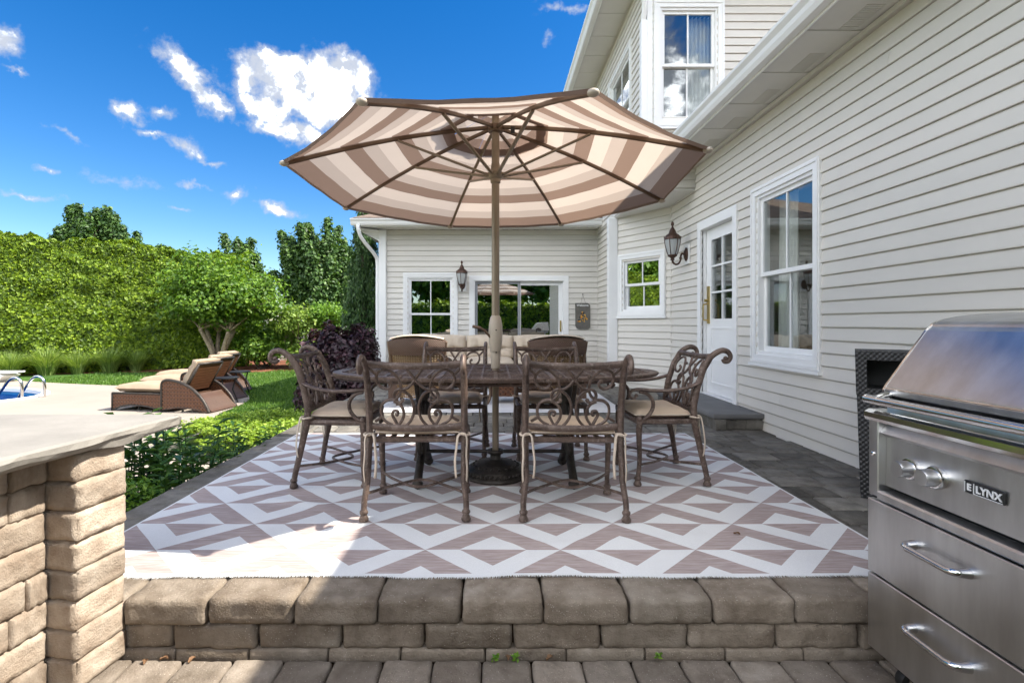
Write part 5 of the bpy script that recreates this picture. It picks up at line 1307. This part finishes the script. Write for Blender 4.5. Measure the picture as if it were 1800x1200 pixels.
# ------------------------------------------------------------------ planting
def hedge_pts(n, A, B, H, th, rng, taper=0.):
    A, B = np.array(A), np.array(B); t = (B - A) / np.linalg.norm(B - A); nn = np.array((t[1], -t[0])); L = np.linalg.norm(B - A)
    s = rng.uniform(0, L, n); z = H * rng.uniform(0, 1, n) ** .9
    cs = rng.uniform(0, L, 700); cz = rng.uniform(0, H, 700); ca = rng.normal(0, .045, 700)
    bulge = np.zeros(n)
    for i in range(700): bulge += ca[i] * np.exp(-((s - cs[i]) ** 2 + (z - cz[i]) ** 2 * 1.6) / .045)
    d = th + np.clip(bulge, -.14, .2) - rng.exponential(.05, n); top = rng.random(n) < .14
    d = np.where(top, rng.uniform(-th, th, n), d); zt = H + .10 * np.sin(s * 1.7) + .07 * np.sin(s * 5.3) + .05 * np.sin(s * 13)
    z = np.where(top, zt - rng.exponential(.05, n) + .06, np.minimum(z, zt))
    z = z * (1 - taper * s / L)
    P = np.stack([A[0] + t[0] * s + nn[0] * d, A[1] + t[1] * s + nn[1] * d, z], 1)
    Nn = np.where(top[:, None], np.array((0, 0, 1.)), np.array((nn[0], nn[1], .35))); return P, Nn
def hedge(name, label, A, B, H, th, n, size, z0, seed=1, taper=0.):
    rg = np.random.default_rng(seed); o = thing(name, label, 'hedge', (A[0], A[1], z0))
    A_, B_ = Vector((*A, 0)), Vector((*B, 0)); t = (B_ - A_).normalized(); nn = Vector((t.y, -t.x, 0)); L = (B_ - A_).length; m = MB()
    k = .17
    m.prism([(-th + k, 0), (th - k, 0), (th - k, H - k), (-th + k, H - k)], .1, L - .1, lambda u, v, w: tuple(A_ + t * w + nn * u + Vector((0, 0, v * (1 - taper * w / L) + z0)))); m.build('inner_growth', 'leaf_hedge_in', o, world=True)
    P, Nn = hedge_pts(n, A, B, H, th, rg, taper); P[:, 2] += z0
    ax = np.tile(np.array((nn.x * .4, nn.y * .4, .55)), (n, 1)) + rg.normal(0, .5, (n, 3))
    leaves('foliage', P, Nn, size, 'leaf_hedge', o, 1.7, .55, .3, 0, .45, ax, True, rg)
    return o
hedge('arborvitae_hedge', 'tall clipped bright green arborvitae hedge behind the pool', (-22.5, 10.8), (-9.0, 18.6), 4.5, .75, 120000, .115, GZ, 3, .15)
def tree(name, label, base, trunk_h, cen, rad, nb, per, leaf, mat, bark='bark_dark', trunks=1, tr=.12, seed=1, clump=.5, upright=.0, cat='tree', group=None, shell=.45, spread=.3):
    """tapered trunk(s), limbs, and leaf clumps along every limb end"""
    rg = np.random.default_rng(seed); o = thing(name, label, cat, base, 0, group)
    cen = np.array(cen, float); rad = np.array(rad, float)
    m = MB(); P = []; Nn = []
    heads = []
    if trunks > 1: m.ball((0, 0, .0), .13 + tr * .6, 6, (1, 1, .35))
    for k in range(trunks):
        a = 2 * math.pi * k / trunks + rg.uniform(0, 1); r0 = .0 if trunks == 1 else .12; r1 = 0.0 if trunks == 1 else spread
        hd = np.array((r1 * math.cos(a), r1 * math.sin(a), trunk_h * rg.uniform(.9, 1.1)))
        pts = [(r0 * math.cos(a), r0 * math.sin(a), 0), (r0 * 1.2 * math.cos(a + .2), r0 * 1.2 * math.sin(a + .2), trunk_h * .4), tuple(hd)]
        m.tube(catmull(pts, 4), [tr * 1.15, tr * .85, tr * .7], 8); heads.append(hd)
    if trunks == 1:
        m.tube(catmull([tuple(heads[0]), tuple((heads[0] + cen) / 2), tuple(cen + np.array((0, 0, rad[2] * .6)))], 4), [tr * .7, tr * .45, tr * .1], 7)
    tk = m.build('trunk', bark, o, True)
    lm = MB()
    for b in range(nb):
        d = sph(1, rg)[0]; d[2] = abs(d[2]) * 1.05 - .42 if upright < .5 else d[2] * .8
        d /= np.linalg.norm(d); rr = rg.uniform(shell, 1.0) ** .6 * rg.uniform(.82, 1.12)
        e = cen + rad * d * rr
        h = heads[rg.integers(len(heads))]
        if trunks == 1: h = np.array((0, 0, np.clip(e[2] - rg.uniform(.2, .6) * rad[2] - upright * 1.0, trunk_h * .8, cen[2] + rad[2] * .3)))
        mid = (h + e) / 2 + np.array((0, 0, rg.uniform(-.05, .15) * rad[2] - upright * .25))
        path = [Vector(h), Vector(mid), Vector(e)]
        if b % 2 == 0: lm.tube(catmull([tuple(p) for p in path], 4), [tr * .38, tr * .2, tr * .05], 5, False)
        if upright > .5:
            h = np.array((e[0] * .62, e[1] * .62, e[2] - rg.uniform(.9, 1.7))); mid = (h + e) / 2 + np.array((0, 0, -.1)); e = e + np.array((0, 0, rg.uniform(0, .45)))
        n = int(per * rg.uniform(.6, 1.4)); tt = rg.beta(3.2, 1.2, n)
        q = np.stack([(1 - tt) ** 2 * h[i] + 2 * tt * (1 - tt) * mid[i] + tt ** 2 * e[i] for i in range(3)], 1)
        sg_ = (clump * np.array((1, 1, .62)) * (0.35 + .65 * tt)[:, None] if upright < .5 else clump * np.array((.95, .95, .7)) * (1.25 - .85 * tt)[:, None])
        off = rg.normal(0, 1, (n, 3)) * sg_ * .6; q = q + off
        P.append(q); nv = off / (np.linalg.norm(off, axis=1)[:, None] + 1e-6) + np.array((0, 0, .7)); Nn.append(nv)
    lm.build('limbs', bark, o, True)
    P = np.concatenate(P); Nn = np.concatenate(Nn); leaves('crown', P, Nn, leaf, mat, o, 1.5, .5, .3, 0, .4, None, False, rg)
    return o
# small multi-stem tree in front of the hedge
tree('multi_stem_tree', 'small multi-stemmed tree with pale trunks behind the loungers', (-8.75, 16.2, GZ), 1.25, (0.1, 0, 2.35), (1.9, 1.6, 1.6), 150, 210, .12, 'leaf_tree', 'bark', 5, .085, 7, .36, spread=.5, shell=.15)
tree('loose_tree', 'loose light green shrub tree in front of the white fence', (-6.75, 17.2, GZ), .9, (0, 0, 1.55), (1.1, 1.0, .95), 46, 70, .10, 'leaf_light', 'bark', 4, .04, 9, .26, shell=.2, spread=.3)
tree('dome_shrub', 'bright green clipped dome of a small tree before the neighbour roof', (-5.75, 17.6, GZ), 1.0, (0, 0, 1.85), (.95, .9, .42), 60, 120, .085, 'leaf_moss', 'bark', 4, .035, 12, .2, shell=.3, spread=.35)
tree('low_shrub', 'dark green rounded shrub beside the pale trunks', (-7.7, 16.9, GZ), .2, (0, 0, .75), (.85, .7, .75), 50, 110, .12, 'leaf_tree', 'bark_dark', 3, .03, 14, .28, shell=.2)
tree('low_shrub', 'loose green shrub at the foot of the light shrub tree', (-6.2, 17.0, GZ), .2, (0, 0, .55), (.9, .6, .6), 40, 80, .11, 'leaf_light', 'bark_dark', 3, .03, 15, .25, shell=.2)
tree('low_shrub', 'broad green shrub behind the pale trunks', (-8.0, 17.9, GZ), .2, (0, 0, .95), (1.3, .7, .95), 70, 110, .13, 'leaf_tree', 'bark_dark', 3, .03, 16, .28, shell=.2)
# big trees beyond the garden
tree('tall_tree', 'tall dark green tree beyond the neighbour roof left of the parasol', (-9.3, 27, GZ), 2.0, (.1, 0, 4.1), (2.2, 2.2, 3.0), 110, 420, .18, 'leaf_far', 'bark_dark', 1, .16, 21, .42, 1.0)
tree('tall_tree', 'slim dark green tree top next to the weeping spruce', (-7.55, 27.5, GZ), 2.0, (0, 0, 3.3), (.8, 1.0, 2.8), 46, 300, .17, 'leaf_far', 'bark_dark', 1, .12, 22, .32, 1.0)
tree('tall_tree', 'broad tree top rising above the middle of the hedge', (-24.0, 30.5, GZ), 3.0, (0.2, 0, 6.0), (2.0, 2.0, 2.75), 80, 400, .19, 'leaf_far', 'bark_dark', 1, .18, 23, .40, 1.0)
tree('tall_tree', 'smaller sparse tree top above the hedge beside the broad one', (-20.9, 30, GZ), 3.0, (0, 0, 5.0), (1.3, 1.4, 2.6), 38, 340, .18, 'leaf_far', 'bark_dark', 1, .14, 24, .34, 1.0)
tree('tall_tree', 'tree top peeking out behind the multi-stemmed tree', (-13.6, 27, GZ), 2.0, (0, 0, 3.7), (1.9, 1.5, 2.4), 70, 320, .18, 'leaf_far', 'bark_dark', 1, .14, 25, .36, 1.0)
tree('tall_tree', 'dark tree top at the far pool end of the hedge', (-30.5, 30, GZ), 3.0, (0, 0, 5.0), (2.0, 1.6, 2.4), 44, 300, .19, 'leaf_far', 'bark_dark', 1, .16, 26, .4, 1.0)
# weeping spruce at the house corner
sp = thing('weeping_spruce', 'narrow dark weeping spruce behind the house corner', 'tree', (-2.95, 11.6, GZ))
def spruce():
    rg = np.random.default_rng(5); m = MB(); m.tube([(0, 0, 0), (.02, 0, 2), (-.05, 0, 4.1)], [.09, .07, .02], 7); m.build('trunk', 'bark_dark', sp, True)
    P, Nn, A = [], [], []
    for k in range(330):
        h = rg.uniform(.5, 4.15); a = rg.uniform(0, 6.28); r = min(.62, .16 + .16 * (4.3 - h)) * rg.uniform(.45, 1.05); l = rg.uniform(.35, .8)
        n = 64; t = rg.random(n); x = r * np.cos(a) * np.minimum(1, .5 + t); y = r * np.sin(a) * np.minimum(1, .5 + t); z = h - l * t ** 1.2 + .06 * (1 - t)
        q = np.stack([x, y, z], 1) + rg.normal(0, .030, (n, 3)); P.append(q); Nn.append(np.tile((np.cos(a), np.sin(a), .3), (n, 1))); A.append(np.tile((np.cos(a) * .2, np.sin(a) * .2, -1.0), (n, 1)))
    P = np.concatenate(P); P[:, 2] = np.maximum(P[:, 2], .03); leaves('crown', P, np.concatenate(Nn), .085, 'leaf_spruce', sp, 3.2, .6, .2, 0, .4, np.concatenate(A), False, rg)
spruce()
def bush(name, label, c, rad, n, leaf, mat, seed, ar=1.6, cat='shrub', flat=False, inner='leaf_hedge_in', up=.25, pw=2.0):
    rg = np.random.default_rng(seed); o = thing(name, label, cat, (c[0], c[1], c[2])); d = sph(n, rg); d[:, 2] = np.abs(d[:, 2])
    bump = 1 + .10 * np.sin(d[:, 0] * 7 + seed) * np.sin(d[:, 1] * 6) + .08 * np.sin(d[:, 2] * 11 + d[:, 0] * 9) + .05 * np.sin(d[:, 0] * 19 + d[:, 1] * 23)
    d = d / (np.abs(d) ** pw).sum(1)[:, None] ** (1 / pw); r = (1 - rg.exponential(.09, n)) * bump; P = d * np.array(rad) * np.clip(r, .3, 1.3)[:, None]
    leaves('foliage', P, d + np.array((0, 0, up)), leaf, mat, o, ar, .55, .3, .2, .4, None, False, rg)
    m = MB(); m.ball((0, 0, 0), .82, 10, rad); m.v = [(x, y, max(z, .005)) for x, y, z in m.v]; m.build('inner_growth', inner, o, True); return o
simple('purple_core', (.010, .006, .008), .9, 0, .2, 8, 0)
bush('purple_bush', 'dark purple leaved bush against the house corner', (-2.56, 8.6, GZ), (.60, .55, 1.32), 9500, .085, 'leaf_purple', 31, 1.7, inner='purple_core', pw=4.0)
# spreading juniper beside the kerb: many flat sprays
jn = thing('spreading_juniper', 'bright yellow green spreading juniper beside the patio kerb', 'shrub', (-2.72, 6.2, GZ))
def juniper():
    rg = np.random.default_rng(8); P, Nn, A = [], [], []
    for k in range(900):
        x = rg.uniform(-1.25, .66); y = rg.uniform(-1.0, 1.7)
        e = ((x + .3) / .98) ** 2 + ((y - .35) / 1.02) ** 2
        if e > 1: continue
        if x < -.55 and y < -.3: continue
        h = .08 + .17 * (1 - e) ** .5 * (.75 + .35 * math.sin(x * 6) * math.cos(y * 5)) + rg.uniform(-.05, .05)
        a = rg.uniform(0, 6.28); n = 34; t = rg.random(n); L = .16
        q = np.stack([x + np.cos(a) * t * L, y + np.sin(a) * t * L, h + .05 * t], 1) + rg.normal(0, .02, (n, 3)) * np.array((1, 1, .7)); P.append(q)
        Nn.append(np.tile((0, 0, 1.), (n, 1))); A.append(np.tile((np.cos(a), np.sin(a), .5), (n, 1)))
    P = np.concatenate(P); leaves('foliage', P, np.concatenate(Nn), .046, 'leaf_juniper', jn, 2.2, .5, .2, 0, .4, np.concatenate(A), False, rg)
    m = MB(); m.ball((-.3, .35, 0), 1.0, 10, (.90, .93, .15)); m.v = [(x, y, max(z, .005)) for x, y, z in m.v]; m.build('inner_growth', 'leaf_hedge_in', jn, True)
juniper()
bush('dwarf_shrub', 'low fresh green cushion shrub between stone pillar and kerb', (-2.31, 3.08, GZ), (.27, .40, .56), 5200, .034, 'leaf_moss', 41, 1.8)
# leafy perennials in the bed
def perennial(seed):
    rg = np.random.default_rng(seed); t = thing('leafy_perennial', 'x', 'plant', group='leafy perennials in the kerb bed'); st_ = MB(); P, Nn, A = [], [], []
    for k in range(5):
        a = rg.uniform(0, 6.28); r = rg.uniform(.02, .13); H = rg.uniform(.42, .66); bx, by = r * math.cos(a), r * math.sin(a); lx, ly = bx * 1.9, by * 1.9
        st_.tube([(bx, by, 0), ((bx + lx) / 2, (by + ly) / 2, H * .55), (lx, ly, H)], [.006, .005, .003], 5, False)
        for j in range(22):
            f = (j + 1) / 22; z = H * (.2 + .8 * f); px, py = bx + (lx - bx) * f, by + (ly - by) * f; an = j * 2.4 + k
            L = .052 * (1.15 - .35 * f); ad = np.array((math.cos(an), math.sin(an), .25 + .7 * max(0, f - .75) * 4))
            P.append(np.array((px, py, z)) + ad / np.linalg.norm(ad) * L); A.append(ad); Nn.append(np.array((-math.cos(an) * .3, -math.sin(an) * .3, 1.)))
    st_.build('stems', 'leaf_plant', t, True); leaves('leaves', np.array(P), np.array(Nn), .105, 'leaf_plant', t, 2.9, .15, .35, 0, .25, np.array(A), False, rg); return t
pp = [perennial(s) for s in (51, 52, 53)]
spots = [(-2.22, 3.52), (-2.56, 3.42), (-2.80, 3.5), (-2.24, 3.62), (-2.47, 3.75), (-2.72, 3.85), (-2.20, 3.95), (-2.42, 4.1), (-2.66, 4.25), (-2.18, 4.35), (-2.40, 4.5), (-2.16, 4.75), (-2.9, 3.25), (-2.62, 3.12)]
for i, (x, y) in enumerate(spots):
    lab = 'dark green leafy perennial in the bed between counter and kerb'
    s = .92 + .2 * random.random() + (.12 if y < 3.7 else 0) - (.25 if y > 4.4 else 0)
    o = pp[i] if i < 3 else dup(pp[i % 3]); o.location = (x, y, GZ + .006); o.rotation_euler = (0, 0, i * 1.3); o.scale = (s, s, s); o['label'] = lab
# ornamental grass tufts under the hedge
def clump(seed):
    rg = np.random.default_rng(seed); t = thing('grass_clump', 'fountain of fine ornamental grass at the foot of the hedge', 'grass', group='ornamental grasses along the hedge'); m = MB(); V, F = [], []
    for k in range(620):
        a = rg.uniform(0, 6.28); r = rg.uniform(.0, .16); L = rg.uniform(.45, .85); out = rg.uniform(.1, .62); w = .011; px = -math.sin(a) * w; py = math.cos(a) * w; o = len(V)
        for j, f in enumerate((0, .4, .75, 1)):
            rad = r + out * f ** 1.6; z = L * (f * 1.25 - .55 * f * f * (out + .5)); k2 = 1 - f * .9
            V += [(rad * math.cos(a) + px * k2, rad * math.sin(a) + py * k2, z), (rad * math.cos(a) - px * k2, rad * math.sin(a) - py * k2, z)]
        F += [(o + 2 * j, o + 2 * j + 1, o + 2 * j + 3, o + 2 * j + 2) for j in range(3)]
    m.add(V, F); me = m.mesh('blades'); at = me.attributes.new('rnd', 'FLOAT', 'FACE'); at.data.foreach_set('value', np.repeat(rg.random(620), 3).astype(np.float32)); link('blades', me, 'grass_clump', t); return t
cl = [clump(61), clump(62)]
for i, (px, Yc) in enumerate(((18, 14.4), (82, 14.9), (137, 15.3), (193, 15.7), (240, 16.1), (-50, 14.0))):
    o = cl[i] if i < 2 else dup(cl[i % 2]); o.location = ((px - 868) * Yc / 897, Yc, GZ - .015); o.rotation_euler = (0, 0, i * 1.1); s = (1.05, 1.2, .95, 1.12, .95, 1.0)[i]; o.scale = (s, s, s)
# mown grass near the patio
def grass():
    rg = np.random.default_rng(77); n = 90000; x = rg.uniform(-12, -2.1, n); y = rg.uniform(5.8, 16.3, n)
    ed = np.array(deck_edge); keep = np.ones(n, bool)
    xe = np.interp(y, ed[1:12, 1], ed[1:12, 0]); keep &= np.where(y < 11.6, x > xe + .01, True)
    yf = np.interp(-x, -ed[11:, 0], ed[11:, 1]); keep &= np.where(x < -6.0, y > yf + .01, True)
    keep &= ~((x < -7) & (y > 15.6 + .0)); keep &= rg.random(n) < np.clip(14 / y - .3, .3, 1)
    x, y = x[keep], y[keep]; n = len(x); h = rg.uniform(.035, .07, n); a = rg.uniform(0, 6.28, n); w = .005 + .0006 * y; l = rg.normal(0, .02, (n, 2)); z = GZ - .02
    V = np.stack([np.stack([x + np.cos(a) * w, y + np.sin(a) * w, np.full(n, z)], 1), np.stack([x - np.cos(a) * w, y - np.sin(a) * w, np.full(n, z)], 1), np.stack([x + l[:, 0], y + l[:, 1], z + h], 1)], 1).reshape(-1, 3)
    me = bpy.data.meshes.new('mown_grass'); me.vertices.add(3 * n); me.vertices.foreach_set('co', V.ravel()); me.loops.add(3 * n); me.polygons.add(n); me.loops.foreach_set('vertex_index', np.arange(3 * n, dtype=np.int32)); me.polygons.foreach_set('loop_start', (np.arange(n) * 3).astype(np.int32))
    at = me.attributes.new('rnd', 'FLOAT', 'FACE'); at.data.foreach_set('value', rg.random(n).astype(np.float32)); me.update(calc_edges=True)
    tag(link('mown_grass', me, 'grass_blade'), 'short mown green grass of the lawn', 'grass', kind='stuff')
grass()
# white fence and the neighbour's roof beyond
fc = thing('white_fence', 'white vinyl board fence behind the shrubs', 'fence', (-8.5, 19.6, GZ))
for k in range(5):
    x = -4.6 + k * 2.4; m = MB(); m.bbox(x - .065, x + .065, -.065, .065, 0, 1.75, .01); m.lathe([(.09, 1.75), (.09, 1.78), (.01, 1.86)], 4, (x, 0, 0)); m.build('post', 'white_plastic', fc)
    if k < 4:
        m = MB(); m.box(x + .066, x + 2.334, -.03, .03, .08, .2); m.box(x + .066, x + 2.334, -.03, .03, 1.5, 1.62)
        for j in range(15): xx = x + .07 + j * .151; m.box(xx, xx + .145, -.012, .012, .201, 1.499)
        m.build('fence_panel', 'white_plastic', fc)
nh = thing('neighbour_house', 'neighbour house with low brown shingle roof beyond the fence', 'house', (-8.2, 33, GZ))
m = MB(); m.box(-5, 5, -3, 5, 0, 1.4); m.build('wall', 'neighbor_wall', nh); m = MB(); m.add([(-5.4, -3.4, 1.3), (5.4, -3.4, 1.3), (5.4, 5.4, 1.3), (-5.4, 5.4, 1.3), (-3.2, 1, 2.85), (3.2, 1, 2.85)], [(0, 1, 5, 4), (1, 2, 5), (2, 3, 4, 5), (3, 0, 4), (3, 2, 1, 0)]); m.build('roof', 'shingle', nh)
# the garden behind the viewer, mirrored in the panes
hedge('garden_hedge', 'clipped green hedge behind the viewer, mirrored in the sliding door', (9, -9.5), (-14, -9.5), 2.6, .6, 12000, .22, GZ, 6)
hedge('garden_hedge', 'clipped hedge run beyond the pool hedge, mirrored in the small angled window', (-31.0, 5.88), (-22.68, 10.69), 4.3, .7, 12000, .24, GZ, 9)
for i, (x, y, h, g) in enumerate(((-7.5, -13, 4.4, 0), (-3.4, -13.5, 4.8, 0), (.6, -13, 4.6, 0), (4.8, -13.5, 4.6, 0), (-32, 10, 6.3, 1), (-29.0, 14.0, 6.3, 1), (-34.5, 6, 6.3, 1))):
    tree('garden_tree', ('leafy tree behind the viewer, mirrored in the sliding door', 'leafy tree beyond the hedge, mirrored in the small angled window')[g], (x, y, GZ), 1.6, (0, 0, h), (2.8, 2.3, 3.6), 60, 110, .40, 'leaf_tree', 'bark_dark', 1, .16, 80 + i, .62, .2, group=('garden trees behind the viewer', 'garden trees beyond the hedge')[g], shell=.2)
